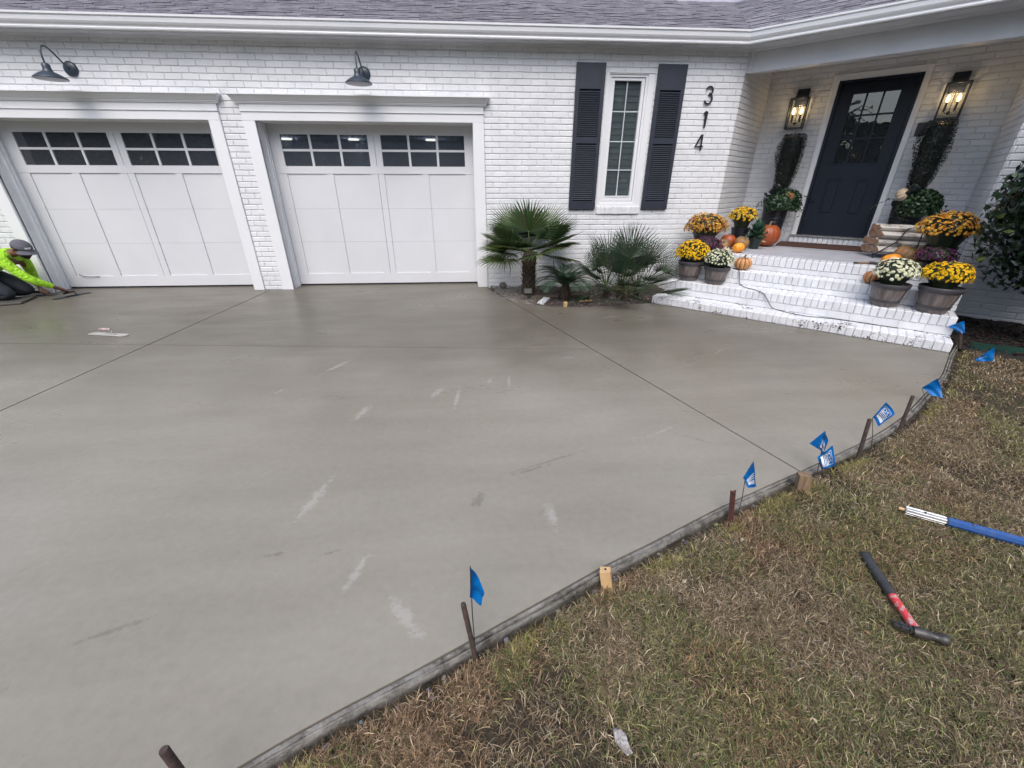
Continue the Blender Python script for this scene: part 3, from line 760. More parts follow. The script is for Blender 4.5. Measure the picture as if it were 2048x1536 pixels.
# ---- garage interiors (dark, seen through the panes)
mb = MB()
x0, x1, y0, y1, z0, z1 = -6.6, 0.3, 0.34, 6.6, -0.02, 2.42
vs = [(x0, y0, z0), (x1, y0, z0), (x1, y1, z0), (x0, y1, z0), (x0, y0, z1), (x1, y0, z1), (x1, y1, z1), (x0, y1, z1)]
mb.add(vs, [(0, 1, 2, 3), (7, 6, 5, 4), (2, 6, 7, 3), (0, 3, 7, 4), (1, 5, 6, 2)])
mb.build('garage_interior', 'interior', house, fixn=False)
mb = MB(); mb.box(-6.6, -6.2, 0.13, 0.33, -0.02, 2.9); mb.box(-3.36, -2.86, 0.13, 0.33, -0.02, 2.9); mb.box(-0.05, 0.3, 0.13, 0.33, -0.02, 2.9); mb.box(-6.6, 0.3, 0.13, 0.33, 2.17, 2.9)
mb.build('garage_wall_core', 'interior', house)
for (x_, y_) in ((-4.70, 5.6), (-3.09, 5.6), (-1.20, 5.55)):
    mb = MB(); mb.lathe([(0.001, 0), (0.13, 0), (0.13, 0.03), (0.001, 0.03)], 20); o = mb.build('recessed_light', 'celight', None, loc=(x_, y_, 2.385))
    pl_ = bpy.data.lights.new('garage_light', 'POINT'); pl_.energy = 12; pl_.shadow_soft_size = .12; pl_.color = (.92, .95, 1); lo_ = bpy.data.objects.new('garage_light', pl_); col.objects.link(lo_); lo_.location = (0, 0, -.06); lo_.parent = o
    tag(o, {-4.70: 'lit round ceiling light seen through the first pane of the right garage door', -3.09: 'lit round ceiling light seen through the third pane of the right garage door', -1.20: 'lit round ceiling light seen through the right window group of the right garage door'}[x_], 'ceiling light', 'lit ceiling lights inside the garage')

# ---- garage door surrounds
def surround(xl, xr, ctr_l, ctr_r, name_l):
    s_ = MB(); s_.box(xl - 0.150, xl, -0.030, 0.02, 0.0, 2.136, 0.003); s_.build('side_casing', 'trim', house)
    s_ = MB(); s_.box(xr, xr + 0.147, -0.030, 0.02, 0.0, 2.136, 0.003); s_.build('side_casing', 'trim', house)
    s_ = MB(); s_.box(xl - 0.150, xr + 0.147, -0.030, 0.02, 2.137, 2.231, 0.003); s_.build('head_casing', 'trim', house)
    s_ = MB(); s_.box(xl - 0.156, xr + 0.153, -0.042, 0.02, 2.2315, 2.242, 0.002); s_.box(xl - 0.150, xr + 0.147, -0.034, 0.02, 2.2425, 2.316, 0.002); s_.build('frieze_board', 'trim', house)
    # crown moulding with mitred returns
    prof = [(0.0, 2.316), (0.048, 2.316), (0.050, 2.328), (0.058, 2.330), (0.060, 2.342), (0.070, 2.346), (0.084, 2.362), (0.108, 2.382), (0.118, 2.396), (0.130, 2.398), (0.130, 2.412), (0.0, 2.414)]
    s_ = MB(); a, b = xl - 0.150, xr + 0.147
    s_.sweep([lambda d, z, a=a: (a - d * .62, 0.015, z), lambda d, z, a=a: (a - d * .62, -d, z), lambda d, z, b=b: (b + d * .62, -d, z), lambda d, z, b=b: (b + d * .62, 0.015, z)], prof)
    s_.build('crown_moulding', 'trim', house)
    # jambs and their stops
    s_ = MB(); s_.box(xl - 0.02, xl - 0.0005, 0.021, 0.30, 0.0, 2.14); s_.box(xl, xl + 0.007, 0.150, 0.165, 0, 2.13); s_.box(xl, xl + 0.010, 0.20, 0.222, 0, 2.13); s_.build('jamb', 'jamb', house)
    s_ = MB(); s_.box(xr + 0.0005, xr + 0.02, 0.021, 0.30, 0.0, 2.14); s_.box(xr - 0.007, xr, 0.150, 0.165, 0, 2.13); s_.box(xr - 0.010, xr, 0.20, 0.222, 0, 2.13); s_.build('jamb', 'jamb', house)
    s_ = MB(); s_.box(xl - 0.02, xr + 0.02, 0.021, 0.30, 2.1365, 2.16); s_.build('head_jamb', 'jamb', house)
surround(-2.827, -0.083, 0, 0, ''); surround(-6.177, -3.392, 0, 0, '')

def garage_door(dx, w0=-2.826, w1=-0.084):
    YF = 0.25
    gd = MB()
    gd.box(w0 + dx, w1 + dx, YF + 0.012, YF + 0.045, 0.022, 2.15) if False else None
    # backing with window openings
    gl = [(-2.675, -1.527), (-1.350, -0.215)]
    zt, zm, zb = 2.016, 1.831, 1.640
    # frame members proud of the panels
    gd.box(w0 + dx, w1 + dx, YF, YF + 0.04, 2.017, 2.155)
    gd.box(w0 + dx, w1 + dx, YF, YF + 0.04, 1.5455, 1.6385)
    for a, b in ((w0, -2.676), (-1.526, -1.443), (-1.437, -1.351), (-0.214, w1)): gd.box(a + dx, b + dx, YF, YF + 0.04, 1.6385, 2.017)
    door_o = gd.build('garage_door', 'gdoor', house)
    # stiles below, sections split at their seams
    seams = [0.024, 0.639, 1.095, 1.543]
    for i in range(3):
        lo, hi = seams[i] + 0.0008, seams[i + 1] - 0.0008
        for a, b in ((w0, -2.682), (-2.152, -2.056), (-1.540, -1.4425), (-1.4375, -1.354), (-0.824, -0.734), (-0.212, w1)):
            st = MB(); st.box(a + dx, b + dx, YF, YF + 0.04, lo, hi); st.build('stile', 'gdoor', door_o)
        if i == 0: st = MB(); st.box(w0 + dx + .0001, w1 + dx - .0001, YF + 0.0006, YF + 0.0395, 0.024, 0.175); st.build('bottom_rail', 'gdoor', door_o)
        for a, b in ((-2.682, -2.152), (-2.056, -1.540), (-1.354, -0.824), (-0.734, -0.212)):
            pn = MB(); pn.box(a + dx, b + dx, YF + 0.014, YF + 0.038, (0.175 if i == 0 else lo), hi)
            pn.build('panel', 'gdoor', door_o)
    wr = MB(); wr.box(w0 + dx, w1 + dx, YF + 0.01, YF + 0.035, 0.002, 0.0235); wr.build('bottom_seal', 'black', door_o)
    for a, b in gl:
        n3 = (b - a - 2 * 0.030) / 3
        for i in range(3):
            pa = a + i * (n3 + 0.030)
            for (lo, hi) in ((zb, zm - 0.014), (zm + 0.014, zt)):
                p = MB(); p.box(pa + dx, pa + n3 + dx, YF + 0.016, YF + 0.020, lo, hi); p.build('pane', 'pane', door_o)
        mu = MB()
        for i in (1, 2):
            pa = a + i * (n3 + 0.030) - 0.030; mu.box(pa + dx, pa + 0.030 + dx, YF + 0.004, YF + 0.028, zb, zt)
        mu.box(a + dx, b + dx, YF + 0.0052, YF + 0.027, zm - 0.0138, zm + 0.0138); mu.build('muntin', 'gdoor', door_o)
    return door_o
gd2 = garage_door(0.0); gd2['label'] = 'white panelled garage door beside the palm with lights behind its panes'
gd1 = garage_door(-3.345, -2.83, -0.05); gd1['label'] = 'white panelled garage door behind the kneeling worker'

# ---- window with shutters
win = MB()
fx0, fx1, fz0, fz1 = 1.690, 2.204, 1.172, 2.694
win.box(1.650, fx0, -0.004, 0.05, 1.13, 2.697); win.box(fx1, 2.284, -0.002, 0.05, 1.13, 2.697)
win.box(fx0, fx1, -0.001, 0.05, fz1, 2.699); win.box(fx0, fx1, -0.0035, 0.055, 1.136, fz0)
window = win.build('window', 'trim', house)
s_ = MB(); t_ = 0.030
for a, b, c, d in ((fx0, fx0 + t_, fz0, fz1), (fx1 - t_, fx1, fz0, fz1), (fx0 + t_, fx1 - t_, fz1 - t_, fz1), (fx0 + t_, fx1 - t_, fz0, fz0 + t_)): s_.box(a, b, 0.012, 0.08, c, d)
s_.build('frame', 'trim', window)
s_ = MB(); gx0, gx1, gz0, gz1 = 1.767, 2.132, 1.268, 2.630
a0, a1, b0, b1 = fx0 + t_ + .004, fx1 - t_ - .004, fz0 + t_ + .004, fz1 - t_ - .004
for a, b, c, d in ((a0, gx0, b0, b1), (gx1, a1, b0, b1), (gx0, gx1, gz1, b1), (gx0, gx1, b0, gz0)): s_.box(a, b, 0.028, 0.075, c, d)
for a, b, c, d in ((gx0 - .012, gx0 + .003, gz0, gz1), (gx1 - .003, gx1 + .012, gz0, gz1), (gx0, gx1, gz1 - .003, gz1 + .012), (gx0, gx1, gz0 - .012, gz0 + .003)): s_.box(a, b, 0.022, 0.06, c, d)
s_.build('sash', 'trim', window)
gm = simple('grille_bar', (0.50, 0.56, 0.58), None, 0.4)
s_ = MB(); s_.box(1.943, 1.956, 0.056, 0.064, gz0, gz1)
for zz_ in (2.293, 1.947, 1.600): s_.box(gx0, gx1, 0.0565, 0.0635, zz_ - .0065, zz_ + .0065)
s_.build('muntin', gm, window)
zs_ = [gz0, 1.600, 1.947, 2.293, gz1]
for i in range(4):
    for a, b in ((gx0, 1.9495), (1.9495, gx1)):
        p = MB(); p.box(a, b, 0.066, 0.069, zs_[i], zs_[i + 1]); p.build('pane', 'winpane', window)
for i in range(20):
    zc = 1.25 + i * 0.0745
    p = MB(Matrix.Translation((0, 0.118, zc)) @ Matrix.Rotation(R(64), 4, 'X')); p.box(1.70, 2.20, -0.040, 0.040, -0.004, 0.004); p.build('blind_slat', 'blind', window)
p = MB(); p.box(1.66, 2.24, 0.30, 0.32, 1.1, 2.75); p.box(1.60, 1.66, 0.08, 0.32, 1.1, 2.75); p.box(2.24, 2.30, 0.08, 0.32, 1.1, 2.75); p.box(1.6, 2.3, 0.08, 0.32, 1.05, 1.15); p.box(1.6, 2.3, 0.08, 0.32, 2.70, 2.78)
p.build('window_well', 'pinkwall', window)
# sill of rowlock bricks
for i in range(10):
    a = 1.652 + i * 0.0632; p = MB(); p.box(a + .002, a + 0.0612, -0.030 - 0.002 * (i % 3), 0.01, 1.030 + 0.001 * (i % 2), 1.128, 0.006); p.build('sill_brick', 'brick', window)
p = MB(); p.box(1.652, 2.284, -0.024, 0.02, 1.034, 1.1265); p.build('sill_mortar', 'mortar', window)

def shutter(x0, label):
    x1 = x0 + 0.376; z0, z1 = 1.098, 2.795; y0, y1 = -0.048, -0.010; st = 0.050
    s_ = MB()
    s_.box(x0, x0 + st, y0, y1, z0, z1, .002); s_.box(x1 - st, x1, y0, y1, z0, z1, .002)
    s_.box(x0 + st, x1 - st, y0 + .001, y1, 2.520, z1 - .001); s_.box(x0 + st, x1 - st, y0 + .001, y1, 1.915, 1.990); s_.box(x0 + st, x1 - st, y0 + .001, y1, z0 + .001, 1.205)
    s_.box(x0 + st, x1 - st, y1 - .006, y1, z0, z1 - .01)
    sh = s_.build('shutter', 'shutter', house); sh['label'] = label
    sl = MB(Matrix.Rotation(R(48), 4, 'X')); sl.box(-(x1 - x0) / 2 + st, (x1 - x0) / 2 - st, -0.016, 0.016, -0.0030, 0.0030); me = sl.mesh('louver'); me.materials.append(M['shutter'])
    for lo, hi, n_ in ((1.218, 1.905, 28), (2.002, 2.508, 21)):
        for i in range(n_):
            o = bpy.data.objects.new('louver', me); col.objects.link(o); o.parent = sh
            o.location = ((x0 + x1) / 2, -0.031, lo + (hi - lo) * (i + .5) / n_)
    return sh
shutter(1.247, 'navy louvered shutter on the garage side of the window'); shutter(2.308, 'navy louvered shutter on the house number side of the window')

# ---- eaves: gutter, soffit, fascia, frieze, beam
def gpath(d, z, which):
    y_ = -0.19 - d
    if which == 0: return (-9.6, y_, z)
    vv = 2.11 - d
    if which == 1:
        x_ = (vv - Vv.y * y_) / Vv.x; return (x_, y_, z)
    p = W(9.8, vv, z); return (p.x, p.y, z)
paths = [lambda d, z: gpath(d, z, 0), lambda d, z: gpath(d, z, 1), lambda d, z: gpath(d, z, 2)]
s_ = MB(); s_.sweep(paths, [(0.0, 2.962), (0.060, 2.960), (0.064, 2.972), (0.060, 2.984), (0.066, 2.994), (0.078, 3.004), (0.090, 3.022), (0.095, 3.050), (0.094, 3.062), (0.110, 3.070), (0.112, 3.088), (0.104, 3.090), (0.100, 3.078), (0.0, 3.080)])
s_.build('gutter', 'gutter', house)
def foff(d, z, which, base_y, base_v):
    y_ = base_y - d; vv = base_v - d
    if which == 0: return (-9.6, y_, z)
    if which == 1: return ((vv - Vv.y * y_) / Vv.x, y_, z)
    p = W(9.8, vv, z); return (p.x, p.y, z)
s_ = MB()
s_.sweep([lambda d, z, k=k: gpath(d, z, k) for k in range(3)], [(0.0, 2.955), (-0.02, 2.955), (-0.02, 3.09), (0.0, 3.09)])
s_.build('fascia', 'soffit', house)
# soffit board between fascia and wall / beam
s_ = MB()
a0 = [(-9.6, -0.17), (gpath(-0.02, 0, 1)[0], -0.17), W(9.8, 2.13, 0).to_2d()[:]]
xb = (2.40) / Vv.x
a1 = [(-9.6, 0.05), (xb - 0.06, 0.05), W(9.8, 2.45, 0).to_2d()[:]]
for zz_ in (2.968, 2.99):
    pass
vs = [(*p, z) for z in (2.966, 2.985) for p in a0 + a1]
s_.add(vs, [(0, 3, 4, 1), (1, 4, 5, 2), (6, 7, 10, 9), (7, 8, 11, 10), (0, 1, 7, 6), (1, 2, 8, 7), (3, 9, 10, 4), (4, 10, 11, 5)])
s_.build('soffit', 'soffit', house)
# frieze strip where soffit meets wall / beam
s_ = MB()
def fr(d, z, k):
    y_ = 0.0 - d; vv = 2.380 - d
    if k == 0: return (-9.6, y_, z)
    if k == 1: return ((vv - Vv.y * y_) / Vv.x, y_, z)
    p = W(9.8, vv, z); return (p.x, p.y, z)
s_.sweep([lambda d, z, k=k: fr(d, z, k) for k in range(3)], [(-0.01, 2.942), (0.016, 2.942), (0.022, 2.952), (0.030, 2.9655), (-0.01, 2.9655)])
s_.build('frieze_moulding', 'soffit', house)
# porch beam
s_ = MB(WM); s_.box(2.612, 5.295, 2.380, 2.50, 2.722, 2.9645, 0.004); s_.build('porch_beam', 'soffit', house)
s_ = MB(); s_.box(3.470, 3.532, -0.004, 0.10, 2.722, 2.9645); s_.build('beam_end_board', 'soffit', house)
s_ = MB(WM); s_.box(2.600, 2.618, 2.366, 2.384, 2.720, 2.945); s_.build('beam_corner_bead', 'trim', house)
# porch ceiling
s_ = MB(WM); s_.box(2.50, 5.35, 2.50, 3.60, 2.955, 2.99); s_.build('porch_ceiling', 'soffit', house)

# ---- roof
RS = 5 / 12
def zr_f(y): return 3.092 + RS * (y + 0.22)
def zr_w(v): return 3.092 + RS * (v - 2.08)
def val_x(y): return (y + 0.22 + 2.08 - Vv.y * y) / Vv.x       # x on the valley for a given y
ymax = 4.2
s_ = MB()
vs = [(-9.8, -0.22, zr_f(-0.22) - .012), (val_x(-0.22), -0.22, zr_f(-0.22) - .012), (val_x(ymax), ymax, zr_f(ymax) - .012), (-9.8, ymax, zr_f(ymax) - .012)]
vv_end = Vector((val_x(ymax), ymax, 0)).dot(Vv)
we, we2 = W(10, 2.08, zr_w(2.08) - .012), W(10, vv_end, zr_w(vv_end) - .012)
s_.add(vs + [we, we2], [(0, 1, 2, 3), (1, 4, 5, 2)])
roof = s_.build('roof', 'shingle', house)
tabs = []
EXPO = 0.128; cth, sth = math.cos(math.atan(RS)), math.sin(math.atan(RS))
rs = random.Random(3)
def tab(P0, along, upd, nrm_, w_, L_, lift):
    """shingle tab as a thin wedge"""
    b0 = P0; t_ = 0.009 + rs.random() * 0.005
    vs = []
    for (a, s2) in ((0, 0), (w_, 0), (w_, L_), (0, L_)):
        vs.append(b0 + along * a + upd * s2)
    top = [vs[0] + nrm_ * (t_ + .006 + lift), vs[1] + nrm_ * (t_ + .006 + lift), vs[2] + nrm_ * 0.001, vs[3] + nrm_ * 0.001]
    vs[0] = vs[0] + nrm_ * .007; vs[1] = vs[1] + nrm_ * .007
    return vs + top
TF = [(0, 1, 5, 4), (1, 2, 6, 5), (2, 3, 7, 6), (3, 0, 4, 7), (4, 5, 6, 7)]
upf = Vector((0, cth, sth)); nf = Vector((0, -sth, cth))
upw = Vv * cth + Vector((0, 0, sth)); nw = -Vv * sth + Vector((0, 0, cth))
ncourse = 22
for k in range(ncourse):
    y_ = -0.225 + k * EXPO * cth; z_ = zr_f(y_) - .012
    x_ = -7.2 - rs.random() * .2; xe = val_x(y_ + EXPO * cth * .5)
    while x_ < xe:
        wd = rs.choice((0.11, 0.15, 0.19, 0.24)) * rs.uniform(.9, 1.1); wd = min(wd, xe - x_)
        if wd > .02: tabs.append(tab(Vector((x_, y_ - rs.choice((0, 0, .012)), z_)), DX, upf, nf, wd - .003, EXPO + .02, rs.choice((0.0, 0.0, .004))))
        x_ += wd
    v_ = 2.075 + k * EXPO * cth; z_ = zr_w(v_) - .012
    # start at the valley: solve u where facade plane meets
    y0_ = -0.225 + k * EXPO * cth
    u_ = Vector((val_x(y0_ + .03), y0_ + .03, 0)).dot(Uv)
    while u_ < 7.2:
        wd = rs.choice((0.11, 0.15, 0.19, 0.24)) * rs.uniform(.9, 1.1)
        p0 = W(u_, v_ - rs.choice((0, 0, .012)), z_)
        tabs.append(tab(p0, Uv, upw, nw, wd - .003, EXPO + .02, rs.choice((0.0, 0.0, .004)))); u_ += wd
cand2 = []
for t_ in tabs:
    q = [to_px(p) for p in (t_[4], t_[5], t_[6], t_[7])]
    if any(a is None for a in q): cand2.append((0, t_)); continue
    cy_ = sum(a[1] for a in q) / 4; cx_ = sum(a[0] for a in q) / 4
    a_ = abs(sum(q[i][0] * q[(i + 1) % 4][1] - q[(i + 1) % 4][0] * q[i][1] for i in range(4))) / 2
    cand2.append((a_ if (0 < cy_ and 0 < cx_ < 2048) else 0, t_))
cand2.sort(key=lambda c: -c[0])
for a_, t_ in cand2[:300]:
    me = bpy.data.meshes.new('shingle'); me.from_pydata([p[:] for p in t_], [], TF); me.materials.append(M['shingle'])
    o = bpy.data.objects.new('shingle', me); col.objects.link(o); o.parent = roof
s_ = MB()
for a_, t_ in cand2[300:]: s_.add(t_, TF)
o = s_.build('shingles', 'shingle', roof, fixn=False); tag(o, kind='stuff')

# ---- front door
s_ = MB(WM)
u0, u1 = 3.522, 4.396
s_.box(u0, u0 + .035, 3.515, 3.66, 0.712, 2.700); s_.box(u1 - .035, u1, 3.515, 3.66, 0.712, 2.700); s_.box(u0 + .035, u1 - .035, 3.5155, 3.66, 2.665, 2.6995)
front_door = s_.build('front_door', 'door', house); front_door['label'] = 'navy front door with nine small panes above two panels'
s_ = MB(WM)
du0, du1 = u0 + .037, u1 - .037; pu0, pu1, pz0, pz1 = 3.700, 4.230, 1.685, 2.555
Yd = 3.575
s_.box(du0, pu0, Yd, Yd + .04, 0.716, 2.663); s_.box(pu1, du1, Yd, Yd + .04, 0.716, 2.663); s_.box(pu0, pu1, Yd + .0005, Yd + .04, pz1, 2.663)
s_.box(pu0, pu1, Yd + .0005, Yd + .04, 1.490, pz0); s_.box(pu0, pu1, Yd + .0005, Yd + .04, 0.716, 1.004); s_.box(3.895, 4.048, Yd + .0008, Yd + .04, 1.004, 1.490)
s_.build('leaf', 'door', front_door)
for a, b in ((pu0, 3.895), (4.048, pu1)):
    p = MB(WM); p.box(a, b, Yd + .012, Yd + .03, 1.004, 1.490); p.box(a + .03, b - .03, Yd + .003, Yd + .02, 1.034, 1.460, .006); p.build('panel', 'door', front_door)
mu_ = [3.8685, 4.0485]; mz_ = [2.283, 2.003]
s_ = MB(WM)
for a in mu_: s_.box(a - .011, a + .011, Yd + .004, Yd + .03, pz0, pz1)
for a in mz_: s_.box(pu0, pu1, Yd + .005, Yd + .029, a - .011, a + .011)
for a, b, c, d in ((pu0, pu0 + .015, pz0, pz1), (pu1 - .015, pu1, pz0, pz1), (pu0, pu1, pz0, pz0 + .015), (pu0, pu1, pz1 - .015, pz1)): s_.box(a, b, Yd - .008, Yd + .031, c, d)
s_.build('muntin', 'door', front_door)
us = [pu0, *mu_, pu1]; zz3 = [pz0, mz_[1], mz_[0], pz1]
for i in range(3):
    for j in range(3):
        p = MB(WM); p.box(us[i], us[i + 1], Yd + .016, Yd + .020, zz3[j], zz3[j + 1]); p.build('pane', 'doorpane', front_door)
p = MB(WM); p.box(3.45, 4.5, 3.95, 3.97, .6, 2.8); p.box(3.45, 3.5, 3.66, 3.97, .6, 2.8); p.box(4.45, 4.5, 3.66, 3.97, .6, 2.8); p.box(3.45, 4.5, 3.66, 3.97, 2.72, 2.8); p.build('hall_behind_door', 'interior', house)
s_ = MB(WM)
s_.box(3.440, u0 - .001, 3.520, 3.60, 0.700, 2.775, .003); s_.box(u1 + .001, 4.462, 3.520, 3.60, 0.700, 2.775, .003); s_.box(u0 - .001, u1 + .001, 3.5205, 3.60, 2.7005, 2.7745)
s_.box(3.455, u0 - .004, 3.508, 3.53, 0.700, 2.760, .003)
s_.build('door_casing', 'jamb', house)
s_ = MB(WM); s_.box(3.442, 4.460, 3.47, 3.62, 0.690, 0.7105, .003); s_.build('door_sill', simple('threshold_metal', (0.42, 0.42, 0.41), (0.30, 0.30, 0.29), 0.4, 20, metal=.6), house)
# brick course under the sill
for i in range(16):
    a = 3.44 + i * 0.064; p = MB(WM); p.box(a + .002, a + .062, 3.495, 3.56, 0.600, 0.688, .004); p.build('threshold_brick', 'brick', house)

# ================================================================== STEPS
steps = empty('porch_steps', W(3.8, 0.9, 0)[:]); tag(steps, 'white painted brick porch steps with rowlock edges and chipped bottom tread', 'steps')
def sp(name, mb, mat): 
    o = mb.build(name, mat, steps); o.matrix_parent_inverse = Matrix.Translation(-steps.location); return o
lv = [(0.0, 0.092, 0.690, 0.985), (0.092, 0.272, 0.972, 1.28), (0.272, 0.435, 1.265, 1.50), (0.435, 0.595, 1.490, 3.56)]
ul = [2.38, 2.44, 2.44, 2.44]
# limit at the garage wall: v_wall(u) = .917u
p = MB(WM); 
for i, (za, zb_, va, vb_) in enumerate(lv):
    vend = [1.00, 1.30, 1.52, 3.56][i]
    x_l = ul[i] + 0.006
    if i < 3: p.box(x_l, 5.264, va + .012, 2.2, za - (0.02 if i == 0 else 0.0), zb_ - .006)
sp('step_core', p, 'stepmortar')
p = MB()
pl = [W(2.446, 1.502, 0), W(5.264, 1.502, 0), W(5.296, 3.55, 0), W(2.66, 3.55, 0), Vector((3.475, 0.0, 0)), Vector((W(2.446, 0, 0).x + 0, 0, 0)) if False else W(2.446, 2.243, 0)]
n = len(pl); vs = [(q.x, q.y, 0.2) for q in pl] + [(q.x, q.y, 0.5935) for q in pl]
p.add(vs, [tuple(range(n - 1, -1, -1)), tuple(range(n, 2 * n))] + [(i, (i + 1) % n, n + (i + 1) % n, n + i) for i in range(n)])
sp('porch_floor', p, 'porch')
bw = 0.0657
for i, (za, zb_, va, vb_) in enumerate(lv):
    nb = int((5.27 - ul[i]) / bw) ; w_ = (5.27 - ul[i]) / nb
    zlow = za if i == 0 else zb_ - 0.100
    depth = (0.285, 0.30, 0.232, 0.20)[i]
    mats = 'chip' if i == 0 else 'step'
    vmes = []
    for k in range(4):
        q = MB(); r4 = random.Random(i * 10 + k)
        q.box(-w_ / 2 + .0030, w_ / 2 - .0030, 0, depth, 0, zb_ - zlow, 0.006)
        q.v = [(a + r4.uniform(-.0008, .0008), b + (r4.uniform(-.002, .002) if b < .02 else 0), c + (r4.uniform(-.0012, .0012))) for a, b, c in q.v]
        me = q.mesh('nosing_brick'); me.materials.append(M[mats]); vmes.append(me)
    for k in range(nb):
        o = bpy.data.objects.new('nosing_brick', vmes[k % 4]); col.objects.link(o); o.parent = steps
        o.matrix_parent_inverse = Matrix.Translation(-steps.location)
        jit = random.Random(i * 100 + k)
        o.matrix_basis = WM @ Matrix.Translation((ul[i] + (k + .5) * w_, va + (0.0 if i else jit.uniform(-.003, .003)), zlow)) 
    # plain course of stretchers under each nosing
    if i:
        m_ = 14; ws = (5.27 - ul[i]) / m_
        q = MB(WM)
        for k in range(m_): q.box(ul[i] + k * ws + .0006, ul[i] + (k + 1) * ws - .0006, va + .004, va + .05, za + .001, zlow - .004, .0025)
        sp('riser_course', q, 'step')
    # rear part of each tread
    if i == 0:
        for k in range(0, 14):
            q = MB(WM); ws = (5.27 - 2.38) / 14; q.box(2.38 + k * ws + .003, 2.38 + (k + 1) * ws - .003, va + .240, 0.97, .04, zb_ - .002, .003); sp('tread_brick', q, 'chip')
        q = MB(WM); q.box(2.39, 5.26, 0.71, 0.98, -.02, zb_ - .010); sp('tread_mortar', q, 'joint')

# ================================================================== FORM BOARD along the slab
def strip(d0, d1, zt, zb, seed, amp, name, mat, parent, i0=0, i1=None, rnd=0.006):
    rs = random.Random(seed); i1 = i1 or len(EC); mb = MB(); vs = []; pts = EC[i0:i1]
    ph = [rs.random() * 10 for _ in range(4)]
    for i, p in enumerate(pts):
        a, b = pts[max(i - 1, 0)], pts[min(i + 1, len(pts) - 1)]; t_ = (b - a).normalized(); n_ = Vector((-t_.y, t_.x, 0))
        n_ = n_ if True else -n_
        s_ = i * 0.05; wob = lambda k, f: amp * (noise.noise(Vector((s_ * f, ph[k], 0))))
        e0, e1 = d0 + wob(0, 2.2) * .5, d1 + wob(1, 3.0); z_ = zt + wob(2, 4.0) * .5
        for d_, zz_ in ((e0, zb), (e0, z_ - rnd * .4), (e0 + rnd, z_), ((e0 + e1) / 2, z_ + wob(3, 9) * .5 + .001), (e1 - rnd, z_ - .001), (e1, z_ - rnd), (e1, zb)):
            q = p + n_ * d_; vs.append((q.x, q.y, zz_))
    k = 7; fs = []
    for i in range(len(pts) - 1):
        for j in range(k - 1): fs.append((i * k + j, i * k + j + 1, (i + 1) * k + j + 1, (i + 1) * k + j))
    mb.add(vs, fs); return mb.build(name, mat, parent, smooth=True)
# which side is the lawn?
tst = EC[200] + Vector((-(EC[201] - EC[199]).normalized().y, (EC[201] - EC[199]).normalized().x, 0)) * 0.1
SIDE = 1 if edge_dist(np.array([[tst.x, tst.y]]))[0] > 0 else -1
fb = empty('form_board', (1.0, -4.95, 0)); tag(fb, 'cement smeared bendable form board curving between wet slab and dry grass', 'form board')
def fstrip(*a, **k):
    o = strip(*a, **k); o.matrix_parent_inverse = Matrix.Translation(-fb.location); return o
# one cement smeared band with a wandering crack and a rounded outer lip
def form_band(name, mat):
    pts = resample(EDGE, 0.022); mb = MB(); vs = []
    nz = lambda a, b: noise.noise(Vector((a, b, 0)))
    for i, p in enumerate(pts):
        a, b = pts[max(i - 1, 0)], pts[min(i + 1, len(pts) - 1)]; t_ = (b - a).normalized(); n_ = Vector((-t_.y, t_.x, 0)); s_ = i * 0.022
        dc = .0195 + .0030 * nz(s_ * 3.0, 1.5) + .0012 * nz(s_ * 17, 3); cw = max(.0004, .0022 + .0042 * nz(s_ * 2.2, 7.7) + .0030 * nz(s_ * 13, 2.2)); cd = .022 if cw > .0006 else .001
        out = .036 + .005 * nz(s_ * 2.5, 9) + .003 * nz(s_ * 11, 4); lip = .0025 * nz(s_ * 6, 5.5)
        row = [(.0042, -.05), (.0046, -.006), (.0064, -.0018 + lip * .3), (.011, -.0012 + .0016 * nz(s_ * 9, 12)), (dc - cw - .001, -.0022 + lip * .4), (dc - cw, -.004), (dc - cw * .5, -.004 - cd), (dc + cw * .5, -.004 - cd), (dc + cw, -.0055), (dc + cw + .001, -.0045 + lip * .5),
               ((dc + out) / 2, -.0050 + .0022 * nz(s_ * 12, 15)), (out - .008, -.0085 + lip), (out - .003, -.014), (out - .001, -.024), (out + .002 + .005 * abs(nz(s_ * 7, 22)), -.040), (out + .004 + .006 * nz(s_ * 8, 33), -.070)]
        for d_, zz_ in row:
            q = p + n_ * d_ * SIDE; vs.append((q.x, q.y, zz_))
    k = 16; mb.add(vs, [(i * k + j, i * k + j + 1, (i + 1) * k + j + 1, (i + 1) * k + j) for i in range(len(pts) - 1) for j in range(k - 1)])
    o = mb.build(name, mat, fb, smooth=True); o.matrix_parent_inverse = Matrix.Translation(-fb.location)
form_band('board', 'slurry')
